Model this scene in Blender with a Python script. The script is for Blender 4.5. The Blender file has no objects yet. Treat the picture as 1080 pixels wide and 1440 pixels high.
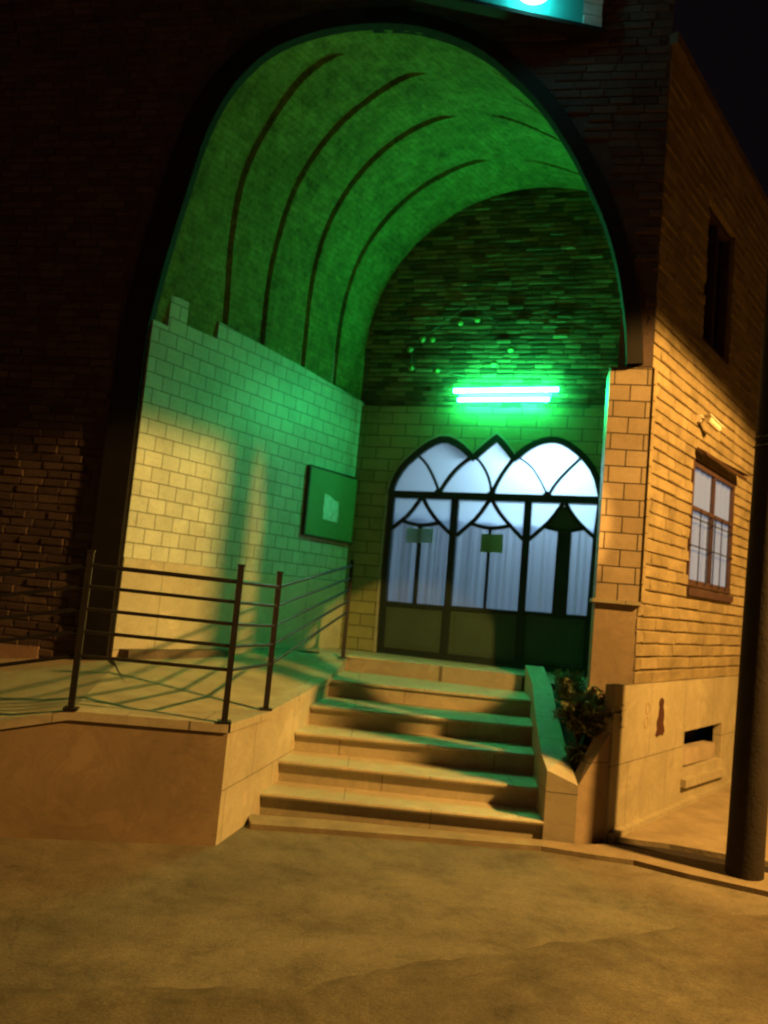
import bpy, bmesh, math, random
from mathutils import Vector, Matrix
from mathutils.geometry import tessellate_polygon
random.seed(7)
R = math.radians
scn = bpy.context.scene
col = scn.collection

# ------------------------------------------------------------------ helpers
class MB:
    """collects faces, builds ONE mesh object"""
    def __init__(s): s.v = []; s.f = []; s.uv = []; s.t = []; s.smooth = False
    def face(s, pts, uv=None, tone=0.5):
        i = len(s.v); s.v += [tuple(p) for p in pts]
        s.f.append(tuple(range(i, i + len(pts))))
        s.uv += list(uv) if uv else [(0.3 * (p[0] + p[1]), p[2]) for p in pts]
        s.t += [tone] * len(pts)
    def box(s, c, sz, rz=0.0, tone=0.5):
        cx, cy, cz = c; a, b, h = sz[0] / 2, sz[1] / 2, sz[2] / 2
        co, si = math.cos(rz), math.sin(rz)
        P = [(cx + x * co - y * si, cy + x * si + y * co, cz + z) for x, y, z in
             [(-a, -b, -h), (a, -b, -h), (a, b, -h), (-a, b, -h), (-a, -b, h), (a, -b, h), (a, b, h), (-a, b, h)]]
        for q in ((0, 3, 2, 1), (4, 5, 6, 7), (0, 1, 5, 4), (1, 2, 6, 5), (2, 3, 7, 6), (3, 0, 4, 7)):
            s.face([P[k] for k in q], tone=tone)
    def bar(s, p, q, w, h=None, up=(0, 0, 1)):
        p, q = Vector(p), Vector(q); h = h or w
        d = (q - p).normalized(); u = Vector(up)
        if abs(d.dot(u)) > .95: u = Vector((1, 0, 0))
        a = d.cross(u).normalized() * w / 2; b = a.cross(d).normalized() * h / 2
        A = [p + a + b, p - a + b, p - a - b, p + a - b]; B = [x + (q - p) for x in A]
        for k in range(4): s.face([A[k], A[(k + 1) % 4], B[(k + 1) % 4], B[k]])
        s.face(A[::-1]); s.face(B)
    def tube(s, pts, r, n=8, r2=None, cap=True):
        pts = [Vector(p) for p in pts]; N = len(pts); rings = []
        for i, p in enumerate(pts):
            d = (pts[min(i + 1, N - 1)] - pts[max(i - 1, 0)]).normalized()
            u = Vector((0, 0, 1)) if abs(d.z) < .9 else Vector((1, 0, 0))
            a = d.cross(u).normalized(); b = a.cross(d).normalized()
            rr = r if r2 is None else r + (r2 - r) * i / (N - 1)
            rings.append([p + rr * (a * math.cos(t) + b * math.sin(t)) for t in [2 * math.pi * k / n for k in range(n)]])
        i0 = len(s.v)
        for g in rings: s.v += [tuple(x) for x in g]
        for i in range(N - 1):
            for k in range(n):
                q = (i0 + i * n + k, i0 + i * n + (k + 1) % n, i0 + (i + 1) * n + (k + 1) % n, i0 + (i + 1) * n + k)
                s.f.append(q); s.uv += [(k / n, i), ((k + 1) / n, i), ((k + 1) / n, i + 1), (k / n, i + 1)]; s.t += [.5] * 4
        if cap:
            s.face(rings[0][::-1]); s.face(rings[-1])
    def ball(s, c, r, n=10, m=6):
        c = Vector(c)
        rr = r if hasattr(r, '__len__') else (r, r, r)
        def P(i, j):
            a = math.pi * i / m; b = 2 * math.pi * j / n
            return c + Vector((rr[0] * math.sin(a) * math.cos(b), rr[1] * math.sin(a) * math.sin(b), rr[2] * math.cos(a)))
        for i in range(m):
            for j in range(n):
                q = [P(i, j), P(i + 1, j), P(i + 1, j + 1), P(i, j + 1)]
                if i == 0: q = [q[0], q[1], q[2]]
                elif i == m - 1: q = [q[0], q[1], q[3]]
                s.face(q)
    def build(s, name, mat, parent=None, label=None, smooth=False, weld=False):
        me = bpy.data.meshes.new(name); me.from_pydata(s.v, [], s.f)
        uvl = me.uv_layers.new(name='UVMap')
        uvl.data.foreach_set('uv', [c for u in s.uv for c in u])
        at = me.attributes.new('tone', 'FLOAT', 'CORNER'); at.data.foreach_set('value', s.t)
        me.materials.append(mat)
        if weld:
            bm = bmesh.new(); bm.from_mesh(me); bmesh.ops.remove_doubles(bm, verts=bm.verts, dist=1e-4)
            bmesh.ops.recalc_face_normals(bm, faces=bm.faces); bm.to_mesh(me); bm.free()
        if smooth:
            for p in me.polygons: p.use_smooth = True
        o = bpy.data.objects.new(name, me); col.objects.link(o)
        if parent is not None:
            o.parent = parent; o.matrix_parent_inverse = Matrix.Translation(-Vector(parent.location))
        if label: o['label'] = label
        return o

def thing(name, label, cat, loc=(0, 0, 0), group=None):
    o = bpy.data.objects.new(name, None); col.objects.link(o); o.location = loc
    o.empty_display_size = .2
    o['label'] = label; o['category'] = cat
    if group: o['group'] = group
    return o
def tag(o, label, cat, group=None):
    o['label'] = label; o['category'] = cat
    if group: o['group'] = group
    return o

class Plane:
    """vertical wall frame: s along, z up, d outward (towards the open side)"""
    def __init__(s, O, deg, flip=1):
        a = R(deg); s.O = O; s.u = (math.cos(a), math.sin(a)); s.n = (math.sin(a) * flip, -math.cos(a) * flip)
    def P(s, q, z, d=0.0):
        return (s.O[0] + s.u[0] * q + s.n[0] * d, s.O[1] + s.u[1] * q + s.n[1] * d, z)
    def prism(s, mb, poly, d0, d1, holes=(), tone=.5, back=False):
        loops = [list(poly)] + [list(h) for h in holes]
        tris = tessellate_polygon([[Vector((a, b, 0)) for a, b in l] for l in loops])
        flat = [p for l in loops for p in l]
        for t in tris:
            pts = [flat[i] for i in t]
            ar = sum(pts[i][0] * pts[(i + 1) % 3][1] - pts[(i + 1) % 3][0] * pts[i][1] for i in range(3))
            if abs(ar) < 1e-9: continue
            if ar < 0: pts = pts[::-1]
            mb.face([s.P(a, b, d1) for a, b in pts], pts, tone)
            if back: mb.face([s.P(a, b, d0) for a, b in pts[::-1]], pts[::-1], tone)
        for l in loops:
            for i in range(len(l)):
                a, b = l[i], l[(i + 1) % len(l)]
                mb.face([s.P(*a, d0), s.P(*b, d0), s.P(*b, d1), s.P(*a, d1)],
                        [(a[0] + d0, a[1] + .01), (b[0] + d0, b[1] + .01), (b[0] + d1, b[1] + .01), (a[0] + d1, a[1] + .01)], tone)
    def strip(s, mb, pts, w, d0, d1):
        """flat bar of width w following a polyline in the wall plane, mitred"""
        n = len(pts); L = []; Rr = []
        for i in range(n):
            a = Vector(pts[max(i - 1, 0)]); b = Vector(pts[min(i + 1, n - 1)]); p = Vector(pts[i])
            d = (b - a).normalized(); nn = Vector((-d.y, d.x)) * w / 2
            L.append(p + nn); Rr.append(p - nn)
        for i in range(n - 1):
            q = [L[i], Rr[i], Rr[i + 1], L[i + 1]]
            mb.face([s.P(a.x, a.y, d1) for a in q]); mb.face([s.P(a.x, a.y, d0) for a in q[::-1]])
            for a, b in ((L[i], L[i + 1]), (Rr[i], Rr[i + 1])):
                mb.face([s.P(a.x, a.y, d0), s.P(b.x, b.y, d0), s.P(b.x, b.y, d1), s.P(a.x, a.y, d1)])
        for i in (0, n - 1):
            a, b = L[i], Rr[i]
            mb.face([s.P(a.x, a.y, d0), s.P(b.x, b.y, d0), s.P(b.x, b.y, d1), s.P(a.x, a.y, d1)])
    def bricks(s, mb, s0, s1, z0, z1, bw, bh, joint, ok, dmin, dmax, rough=.004, rnd=random, base=0.0, vj=None):
        vj = joint if vj is None else vj
        """individually laid, slightly uneven bricks with chamfered faces"""
        row = 0; z = z0
        while z + bh * .6 < z1:
            h = bh - joint
            x = s0 - bw * (row % 2) * .5 - rnd.random() * bw * .2
            while x < s1:
                w = bw * (1 + rnd.uniform(-.12, .12)); a, b = max(x, s0), min(x + w - vj, s1)
                if b - a > bw * .15 and ok((a + b) / 2, z + h / 2, (b - a) / 2, h / 2):
                    d = rnd.uniform(dmin, dmax) if dmax < .03 or rnd.random() < .16 else dmin + rnd.uniform(0, .005); c = min(.008, h * .18)
                    j = lambda: rnd.uniform(-rough, rough)
                    B = [(a + j(), z + j()), (b + j(), z + j()), (b + j(), z + h + j()), (a + j(), z + h + j())]
                    F = [(B[0][0] + c, B[0][1] + c), (B[1][0] - c, B[1][1] + c), (B[2][0] - c, B[2][1] - c), (B[3][0] + c, B[3][1] - c)]
                    pb = [s.P(*p, base) for p in B]; pm = [s.P(*p, base + d * .72) for p in B]
                    pf = [s.P(*p, base + d + rnd.uniform(-1, 1) * rough * 1.5) for p in F]
                    t = rnd.random()
                    mb.face(pf, F, t)
                    for k in range(4):
                        l = (k + 1) % 4
                        mb.face([pm[k], pm[l], pf[l], pf[k]], [B[k], B[l], F[l], F[k]], t)
                        mb.face([pb[k], pb[l], pm[l], pm[k]], [B[k], B[l], B[l], B[k]], t)
                x += w
            z += bh; row += 1

def inside(poly, x, y):
    c = False; n = len(poly); j = n - 1
    for i in range(n):
        xi, yi = poly[i]; xj, yj = poly[j]
        if (yi > y) != (yj > y) and x < (xj - xi) * (y - yi) / (yj - yi) + xi: c = not c
        j = i
    return c
def offset(pts, w):
    out = []; n = len(pts)
    for i in range(n):
        a = Vector(pts[max(i - 1, 0)]); b = Vector(pts[min(i + 1, n - 1)]); d = (b - a).normalized()
        ww = w(i / (n - 1)) if callable(w) else w
        out.append((pts[i][0] - d.y * ww, pts[i][1] + d.x * ww))
    return out
def resample(pts, N):
    P = [Vector(p) for p in pts]; L = [0]
    for i in range(1, len(P)): L.append(L[-1] + (P[i] - P[i - 1]).length)
    out = []
    for k in range(N + 1):
        t = L[-1] * k / N; i = 0
        while i < len(P) - 2 and L[i + 1] < t: i += 1
        f = (t - L[i]) / (L[i + 1] - L[i]); q = P[i].lerp(P[i + 1], f); out.append((q.x, q.y))
    return out
def smoothpoly(pts, it=2):
    for _ in range(it):
        q = [pts[0]]
        for a, b in zip(pts[:-1], pts[1:]):
            q += [(a[0] * .75 + b[0] * .25, a[1] * .75 + b[1] * .25), (a[0] * .25 + b[0] * .75, a[1] * .25 + b[1] * .75)]
        q.append(pts[-1]); pts = q
    return pts

# ------------------------------------------------------------------ materials
def holed(pl, mb, rect, holes, d0, d1):
    """wall slab s0,s1,z0,z1 with rectangular openings, made of butted rectangles"""
    s0, s1, z0, z1 = rect
    xs = sorted({s0, s1} | {h[0] for h in holes} | {h[1] for h in holes}); zs = sorted({z0, z1} | {h[2] for h in holes} | {h[3] for h in holes})
    for a, b in zip(xs[:-1], xs[1:]):
        for c, d in zip(zs[:-1], zs[1:]):
            mx_, mz_ = (a + b) / 2, (c + d) / 2
            if any(h[0] < mx_ < h[1] and h[2] < mz_ < h[3] for h in holes): continue
            q = [(a, c), (b, c), (b, d), (a, d)]
            mb.face([pl.P(*p, d1) for p in q], q)
    for h in list(holes) + [rect]:
        q = [(h[0], h[2]), (h[1], h[2]), (h[1], h[3]), (h[0], h[3])]
        for k in range(4):
            a, b = q[k], q[(k + 1) % 4]
            mb.face([pl.P(*a, d0), pl.P(*b, d0), pl.P(*b, d1), pl.P(*a, d1)], [(a[0] + d0, a[1]), (b[0] + d0, b[1]), (b[0] + d1, b[1]), (a[0] + d1, a[1])])

class NT:
    def __init__(s, name):
        s.m = bpy.data.materials.new(name); s.m.use_nodes = True; s.t = s.m.node_tree; s.t.nodes.clear()
        s.out = s.n('ShaderNodeOutputMaterial')
    def n(s, ty, **k):
        nd = s.t.nodes.new(ty)
        for a, b in k.items():
            if a.startswith('i_'):
                key = a[2:]; nd.inputs[int(key) if key.isdigit() else key.replace('_', ' ')].default_value = b
            else: setattr(nd, a, b)
        return nd
    def l(s, a, b): s.t.links.new(a, b)
def rgb(c): return (c[0], c[1], c[2], 1)
def noise(T, vec, scale, detail=5, rough=.6, dist=0.0):
    nd = T.n('ShaderNodeTexNoise'); nd.inputs['Scale'].default_value = scale; nd.inputs['Detail'].default_value = detail
    nd.inputs['Roughness'].default_value = rough; nd.inputs['Distortion'].default_value = dist
    if vec is not None: T.l(vec, nd.inputs['Vector'])
    return nd.outputs['Fac']
def ramp(T, fac, stops):
    nd = T.n('ShaderNodeValToRGB'); e = nd.color_ramp.elements
    while len(e) < len(stops): e.new(.5)
    for k, (p, c) in enumerate(stops): e[k].position = p; e[k].color = rgb(c) if hasattr(c, '__len__') else (c, c, c, 1)
    T.l(fac, nd.inputs['Fac']); return nd.outputs['Color']
def mix(T, a, b, fac, mode='MIX'):
    nd = T.n('ShaderNodeMix', data_type='RGBA', blend_type=mode)
    for sock, val in ((nd.inputs[0], fac), (nd.inputs[6], a), (nd.inputs[7], b)):
        if isinstance(val, (int, float)): sock.default_value = val
        elif isinstance(val, tuple): sock.default_value = rgb(val)
        else: T.l(val, sock)
    return nd.outputs[2]
def finish(T, color, rough=.8, bump=None, bs=.3, dist=.01, metallic=0, spec=.3):
    b = T.n('ShaderNodeBsdfPrincipled')
    if isinstance(color, tuple): b.inputs['Base Color'].default_value = rgb(color)
    else: T.l(color, b.inputs['Base Color'])
    if isinstance(rough, (int, float)): b.inputs['Roughness'].default_value = rough
    else: T.l(rough, b.inputs['Roughness'])
    b.inputs['Metallic'].default_value = metallic; b.inputs['Specular IOR Level'].default_value = spec
    if bump is not None:
        bp = T.n('ShaderNodeBump'); bp.inputs['Strength'].default_value = bs; bp.inputs['Distance'].default_value = dist
        T.l(bump, bp.inputs['Height']); T.l(bp.outputs[0], b.inputs['Normal'])
    T.l(b.outputs[0], T.out.inputs['Surface']); return T.m
def obj_co(T): return T.n('ShaderNodeTexCoord').outputs['Object']
def uv_co(T): return T.n('ShaderNodeTexCoord').outputs['UV']

def mat_plain(name, c, rough=.7, var=.25, scale=6, bump=.2, metallic=0, spec=.3, bscale=40):
    T = NT(name); co = obj_co(T)
    f = noise(T, co, scale, 6, .65)
    cc = ramp(T, f, [(.25, tuple(x * (1 - var) for x in c)), (.75, tuple(min(1, x * (1 + var)) for x in c))])
    return finish(T, cc, rough, noise(T, co, bscale, 4), bump, .01, metallic, spec)
def mat_tile(name, c1, c2, mortar, bw, bh, m=.006, bump=.5, zoff=0.0, rough=.45):
    T = NT(name); uv = uv_co(T)
    mp = T.n('ShaderNodeMapping'); mp.inputs['Location'].default_value = (0.03, -zoff, 0); T.l(uv, mp.inputs['Vector'])
    # slightly wavering joints
    wob = T.n('ShaderNodeTexNoise'); wob.inputs['Scale'].default_value = 2.3; T.l(uv, wob.inputs['Vector'])
    va = T.n('ShaderNodeVectorMath', operation='MULTIPLY_ADD'); va.inputs[1].default_value = (.012, .012, 0)
    T.l(wob.outputs['Color'], va.inputs[0]); T.l(mp.outputs[0], va.inputs[2])
    br = T.n('ShaderNodeTexBrick'); br.offset = .5; br.inputs['Scale'].default_value = 1
    br.inputs['Color1'].default_value = rgb(c1); br.inputs['Color2'].default_value = rgb(c2); br.inputs['Mortar'].default_value = rgb(mortar)
    br.inputs['Mortar Size'].default_value = m; br.inputs['Mortar Smooth'].default_value = .25; br.inputs['Bias'].default_value = 0
    br.inputs['Brick Width'].default_value = bw; br.inputs['Row Height'].default_value = bh
    T.l(va.outputs[0], br.inputs['Vector'])
    co = obj_co(T)
    dirt = ramp(T, noise(T, co, 1.7, 6, .7, .6), [(.3, .72), (.62, 1.0)])
    fine = ramp(T, noise(T, co, 38, 5, .7), [(.3, .86), (.7, 1.05)])
    c = mix(T, mix(T, br.outputs['Color'], dirt, 1.0, 'MULTIPLY'), fine, 1.0, 'MULTIPLY')
    stain = ramp(T, noise(T, co, 4.5, 8, .8, 1.0), [(.30, .70), (.44, 1.0)])
    c = mix(T, c, stain, .8, 'MULTIPLY')
    ma = T.n('ShaderNodeMath', operation='MULTIPLY_ADD'); ma.inputs[1].default_value = -1.0; ma.inputs[2].default_value = 1.0
    T.l(br.outputs['Fac'], ma.inputs[0])
    ad = T.n('ShaderNodeMath', operation='MULTIPLY_ADD'); ad.inputs[1].default_value = .12
    T.l(noise(T, co, 30, 4), ad.inputs[0]); T.l(ma.outputs[0], ad.inputs[2])
    return finish(T, c, rough, ad.outputs[0], bump, .008, 0, .4)
def mat_brick(name, dark, light, bump=.5, rough=.85, bias=.5):
    T = NT(name); co = obj_co(T)
    at = T.n('ShaderNodeAttribute'); at.attribute_name = 'tone'
    c = ramp(T, at.outputs['Fac'], [(0, dark), (bias, tuple((a + b) / 2 for a, b in zip(dark, light))), (1, light)])
    st = ramp(T, noise(T, co, 3.1, 6, .7, .4), [(.3, .65), (.65, 1.1)])
    fn = ramp(T, noise(T, co, 55, 5, .75), [(.25, .7), (.75, 1.15)])
    c = mix(T, mix(T, c, st, 1.0, 'MULTIPLY'), fn, 1.0, 'MULTIPLY')
    return finish(T, c, rough, noise(T, co, 34, 6, .7), bump, .012, 0, .25)
def mat_slab(name, c, bw, bh, zoff=0.0, rough=.5):
    """polished stone slabs with veins and fine joints"""
    T = NT(name); uv = uv_co(T); co = obj_co(T)
    mp = T.n('ShaderNodeMapping'); mp.inputs['Location'].default_value = (.1, -zoff, 0); T.l(uv, mp.inputs['Vector'])
    br = T.n('ShaderNodeTexBrick'); br.offset = .5; br.inputs['Scale'].default_value = 1
    br.inputs['Color1'].default_value = rgb(c); br.inputs['Color2'].default_value = rgb(tuple(x * .88 for x in c))
    br.inputs['Mortar'].default_value = rgb(tuple(x * .35 for x in c)); br.inputs['Mortar Size'].default_value = .004
    br.inputs['Brick Width'].default_value = bw; br.inputs['Row Height'].default_value = bh; T.l(mp.outputs[0], br.inputs['Vector'])
    vein = ramp(T, noise(T, co, 2.4, 9, .72, 1.4), [(.3, .62), (.47, .95), (.52, .8), (.6, 1.05)])
    grime = ramp(T, noise(T, co, .9, 5, .7), [(.35, .75), (.6, 1.0)])
    cc = mix(T, mix(T, br.outputs['Color'], vein, .8, 'MULTIPLY'), grime, 1.0, 'MULTIPLY')
    return finish(T, cc, rough, noise(T, co, 18, 6), .15, .006, 0, .4)
def mat_emit(name, c, k):
    T = NT(name); e = T.n('ShaderNodeEmission'); e.inputs['Color'].default_value = rgb(c); e.inputs['Strength'].default_value = k
    T.l(e.outputs[0], T.out.inputs['Surface']); return T.m

M = {}
def mk_curtain(name, c):
    T = NT(name); co = obj_co(T)
    tr = T.n('ShaderNodeBsdfTranslucent'); tr.inputs['Color'].default_value = rgb(c)
    df = T.n('ShaderNodeBsdfDiffuse'); df.inputs['Color'].default_value = rgb(tuple(x * .8 for x in c))
    mx = T.n('ShaderNodeMixShader'); mx.inputs[0].default_value = .25
    T.l(tr.outputs[0], mx.inputs[1]); T.l(df.outputs[0], mx.inputs[2]); T.l(mx.outputs[0], T.out.inputs['Surface']); return T.m
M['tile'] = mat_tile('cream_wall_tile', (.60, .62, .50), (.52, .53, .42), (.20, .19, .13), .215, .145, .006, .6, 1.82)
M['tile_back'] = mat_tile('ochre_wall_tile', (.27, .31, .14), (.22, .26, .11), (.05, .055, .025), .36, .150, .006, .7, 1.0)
M['tile_pillar'] = mat_tile('brown_pillar_tile', (.42, .33, .22), (.33, .25, .16), (.05, .035, .02), .26, .1375, .006, .9, 1.83)
M['dado'] = mat_slab('cream_marble_slab', (.60, .53, .38), 1.1, .83, .99, .4)
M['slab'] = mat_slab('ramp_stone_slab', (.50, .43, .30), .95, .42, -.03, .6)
M['plinth'] = mat_slab('plinth_stone_slab', (.37, .32, .21), .9, .60, -.02, .6)
M['stair'] = mat_slab('stair_stone', (.52, .45, .31), 1.3, 5, -1, .5)
M['smooth_pillar'] = mat_slab('pillar_stone', (.38, .28, .18), .8, 1.2, .6, .6)
M['brick_dark'] = mat_brick('facade_brick', (.075, .05, .045), (.14, .095, .08))
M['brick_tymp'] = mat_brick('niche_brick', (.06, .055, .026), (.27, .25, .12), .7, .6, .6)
M['brick_alley'] = mat_brick('split_face_stone', (.24, .185, .10), (.30, .235, .13), .9)
M['mortar'] = mat_plain('dark_mortar', (.035, .026, .018), .95)
M['mortar_alley'] = mat_plain('alley_mortar', (.07, .05, .03), .95)
M['vault'] = None
def mk_vault():
    T = NT('rough_vault_plaster'); co = obj_co(T); uv = uv_co(T)
    a = noise(T, co, 1.6, 8, .75, .7); b = noise(T, co, 9, 7, .78); d = noise(T, co, 30, 6, .75)
    br = T.n('ShaderNodeTexBrick'); br.inputs['Scale'].default_value = 1; br.inputs['Brick Width'].default_value = .20; br.inputs['Row Height'].default_value = .066
    br.inputs['Mortar Size'].default_value = .008; br.inputs['Mortar Smooth'].default_value = .6
    br.inputs['Color1'].default_value = (1, 1, 1, 1); br.inputs['Color2'].default_value = (.74, .74, .74, 1); br.inputs['Mortar'].default_value = (.62, .62, .62, 1)
    T.l(uv, br.inputs['Vector'])
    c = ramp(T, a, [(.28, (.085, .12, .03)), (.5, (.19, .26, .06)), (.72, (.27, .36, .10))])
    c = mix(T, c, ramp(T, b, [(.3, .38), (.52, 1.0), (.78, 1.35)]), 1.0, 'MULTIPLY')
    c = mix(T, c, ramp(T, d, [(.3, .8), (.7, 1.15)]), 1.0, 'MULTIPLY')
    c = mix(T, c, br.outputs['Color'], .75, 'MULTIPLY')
    ad = T.n('ShaderNodeMath', operation='MULTIPLY_ADD'); ad.inputs[1].default_value = 1.5; T.l(b, ad.inputs[0]); T.l(d, ad.inputs[2])
    sb = T.n('ShaderNodeMath', operation='MULTIPLY_ADD'); sb.inputs[1].default_value = -.5; T.l(br.outputs['Fac'], sb.inputs[0]); T.l(ad.outputs[0], sb.inputs[2])
    return finish(T, c, .9, sb.outputs[0], .6, .03)
M['vault'] = mk_vault()
M['frame_dark'] = mat_plain('dark_arch_trim', (.012, .010, .009), .8, .3, 5)
M['floor'] = mat_slab('porch_floor_stone', (.45, .40, .30), .6, .6, 0, .35)
M['concrete'] = mat_plain('stained_concrete', (.30, .24, .17), .9, .3, 3, .5)
M['rubble'] = mat_plain('dark_concrete', (.14, .10, .07), .9, .35, 5, .6)
M['iron'] = mat_plain('black_painted_iron', (.025, .022, .022), .4, .3, 12, .15, .3, .5)
M['door_iron'] = mat_plain('dark_green_door_steel', (.010, .022, .020), .45, .25, 9, .1, .2, .4)
M['door_sheet'] = mat_plain('dull_green_sheet_steel', (.035, .07, .05), .5, .2, 3, .1, 0, .4)
M['board'] = mat_plain('green_felt_board', (.13, .27, .11), .45, .12, 4, .1)
M['boardframe'] = mat_plain('brown_board_frame', (.06, .04, .02), .5)
M['paper'] = mat_plain('white_paper', (.75, .75, .70), .8, .05)
M['paper_green'] = mat_plain('green_paper', (.22, .32, .10), .8, .2, 20)
M['paper_pale'] = mat_plain('pale_paper', (.45, .50, .42), .8, .1)
M['paper_pale'] = mk_curtain('thin_pale_paper', (.55, .70, .60)); M['paper_green'] = mk_curtain('thin_green_paper', (.36, .50, .22))
M['lampbody'] = mat_plain('lamp_housing', (.3, .32, .3), .4, .1)
M['tube'] = mat_emit('lit_green_tube', (.022, 1, .27), 165)
M['wire'] = mat_plain('cable_sheath', (.10, .12, .08), .5)
M['bulb'] = mat_plain('unlit_green_bulb', (.20, .30, .08), .3, .2)
M['pole'] = mat_plain('dark_weathered_pole', (.028, .020, .014), .85, .35, 5, .5)
M['soil'] = mat_plain('dark_soil', (.03, .022, .015), .95, .4, 20, .8)
M['leaf'] = mat_plain('dull_leaf', (.15, .16, .065), .7, .5, 14, .1)
M['twig'] = mat_plain('brown_twig', (.09, .06, .035), .8)
M['camera'] = mat_plain('cream_camera_casing', (.62, .55, .42), .4, .08)
M['lens'] = mat_plain('black_lens', (.01, .01, .01), .15)
M['winframe'] = mat_plain('red_brown_window_frame', (.055, .03, .028), .6, .3, 8)
M['awning'] = mat_plain('brown_awning_sheet', (.06, .03, .018), .6, .3, 6)
M['rust'] = mat_plain('red_brown_paint_stain', (.055, .018, .01), .7, .5, 30)
M['void'] = mat_plain('dark_recess', (.02, .014, .01), .95)
M['signface'] = mat_plain('cyan_sign_sheet', (.05, .42, .42), .5, .08, 2)
M['signend'] = mat_plain('pale_grey_sign_end', (.55, .56, .55), .6, .3, 9)
M['signlamp'] = mat_emit('lit_cyan_floodlight', (.16, 1, .92), 13)
M['interior'] = mat_plain('white_hall_plaster', (.8, .8, .8), .9, .05)
M['inlamp'] = mat_emit('lit_hall_ceiling_panel', (.78, .9, 1), 24)

def mk_frost():
    T = NT('frosted_door_glass'); co = obj_co(T)
    tr = T.n('ShaderNodeBsdfTranslucent'); tr.inputs['Color'].default_value = (.80, .88, .95, 1)
    df = T.n('ShaderNodeBsdfGlossy'); df.inputs['Color'].default_value = (.9, .9, .9, 1); df.inputs['Roughness'].default_value = .25
    mx = T.n('ShaderNodeMixShader'); mx.inputs[0].default_value = .05
    T.l(tr.outputs[0], mx.inputs[1]); T.l(df.outputs[0], mx.inputs[2]); T.l(mx.outputs[0], T.out.inputs['Surface']); return T.m
M['frost'] = mk_frost()
M['curtain'] = mk_curtain('white_curtain_cloth', (.54, .58, .74))
def mk_glow_curtain():
    T = NT('self_glowing_lilac_curtain'); b = T.n('ShaderNodeBsdfDiffuse'); b.inputs['Color'].default_value = (.16, .17, .22, 1)
    e = T.n('ShaderNodeEmission'); e.inputs['Color'].default_value = (.70, .72, .90, 1); e.inputs['Strength'].default_value = .36  # emission stands in for a room lamp behind the curtain
    ad = T.n('ShaderNodeAddShader'); T.l(b.outputs[0], ad.inputs[0]); T.l(e.outputs[0], ad.inputs[1]); T.l(ad.outputs[0], T.out.inputs['Surface']); return T.m
M['curtain_side'] = mk_glow_curtain()
def mk_clear():
    T = NT('clear_window_glass')
    tr = T.n('ShaderNodeBsdfTransparent'); tr.inputs['Color'].default_value = (.9, .93, .92, 1)
    gl = T.n('ShaderNodeBsdfGlossy'); gl.inputs['Roughness'].default_value = .08
    mx = T.n('ShaderNodeMixShader'); mx.inputs[0].default_value = .07; T.l(tr.outputs[0], mx.inputs[1]); T.l(gl.outputs[0], mx.inputs[2])
    T.l(mx.outputs[0], T.out.inputs['Surface']); return T.m
M['glass'] = mk_clear()
def mk_ground(name, a, b, s=1.0):
    T = NT(name); co = obj_co(T)
    big = noise(T, co, .55 * s, 7, .7, .8); mid = noise(T, co, 2.3 * s, 8, .75, .3); fin = noise(T, co, 70, 6, .85)
    vo = T.n('ShaderNodeTexVoronoi'); vo.inputs['Scale'].default_value = 85; T.l(co, vo.inputs['Vector'])
    c = ramp(T, big, [(.3, a), (.68, b)])
    c = mix(T, c, ramp(T, mid, [(.28, .5), (.5, .95), (.72, 1.25)]), 1.0, 'MULTIPLY')
    c = mix(T, c, ramp(T, fin, [(.3, .75), (.72, 1.18)]), 1.0, 'MULTIPLY')
    c = mix(T, c, ramp(T, vo.outputs['Color'], [(.1, .85), (.9, 1.15)]), .7, 'MULTIPLY')
    # hairline cracks
    wp = T.n('ShaderNodeVectorMath', operation='MULTIPLY_ADD'); wn = T.n('ShaderNodeTexNoise'); wn.inputs['Scale'].default_value = 3; wn.inputs['Detail'].default_value = 6
    T.l(co, wn.inputs['Vector']); T.l(wn.outputs['Color'], wp.inputs[0]); wp.inputs[1].default_value = (.5, .5, 0); T.l(co, wp.inputs[2])
    cr = T.n('ShaderNodeTexVoronoi', feature='DISTANCE_TO_EDGE'); cr.inputs['Scale'].default_value = .42; T.l(wp.outputs[0], cr.inputs['Vector'])
    cm = ramp(T, cr.outputs['Distance'], [(.0, .86), (.004, 1.0)])
    c = mix(T, c, cm, 1.0, 'MULTIPLY')
    ad = T.n('ShaderNodeMath', operation='MULTIPLY_ADD'); ad.inputs[1].default_value = 2.2
    T.l(mid, ad.inputs[0]); T.l(fin, ad.inputs[2])
    a2_ = T.n('ShaderNodeMath', operation='ADD'); T.l(ad.outputs[0], a2_.inputs[0]); T.l(cm, a2_.inputs[1])
    return finish(T, c, .9, a2_.outputs[0], .55, .012)
M['ground'] = mk_ground('dusty_street_concrete', (.12, .10, .065), (.215, .182, .12))
M['asphalt'] = mk_ground('worn_asphalt', (.09, .072, .044), (.165, .135, .085), 1.6)
M['apron'] = mat_plain('kerb_concrete', (.24, .19, .12), .9, .3, 4, .5)

# ------------------------------------------------------------------ wall frames (metres; camera stands at 0,0,1.7)
PR = (2.10, 6.53)                       # outer corner of the entrance pillar
FAC = Plane(PR, -11)                    # street facade, s runs negative to the left
DOORW = Plane((.05, 10.1), -17.2)       # back wall of the porch
LW0 = (-2.31, 7.38)
LEFT = Plane(LW0, 56.26)                # left wall of the porch
ALLEY = Plane(PR, 52)                   # side wall along the alley
PLR = (1.85, 6.22)
PLI = Plane(PLR, 52)                    # stone plinth of the alley wall
H = .165
FZ = .99

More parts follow.
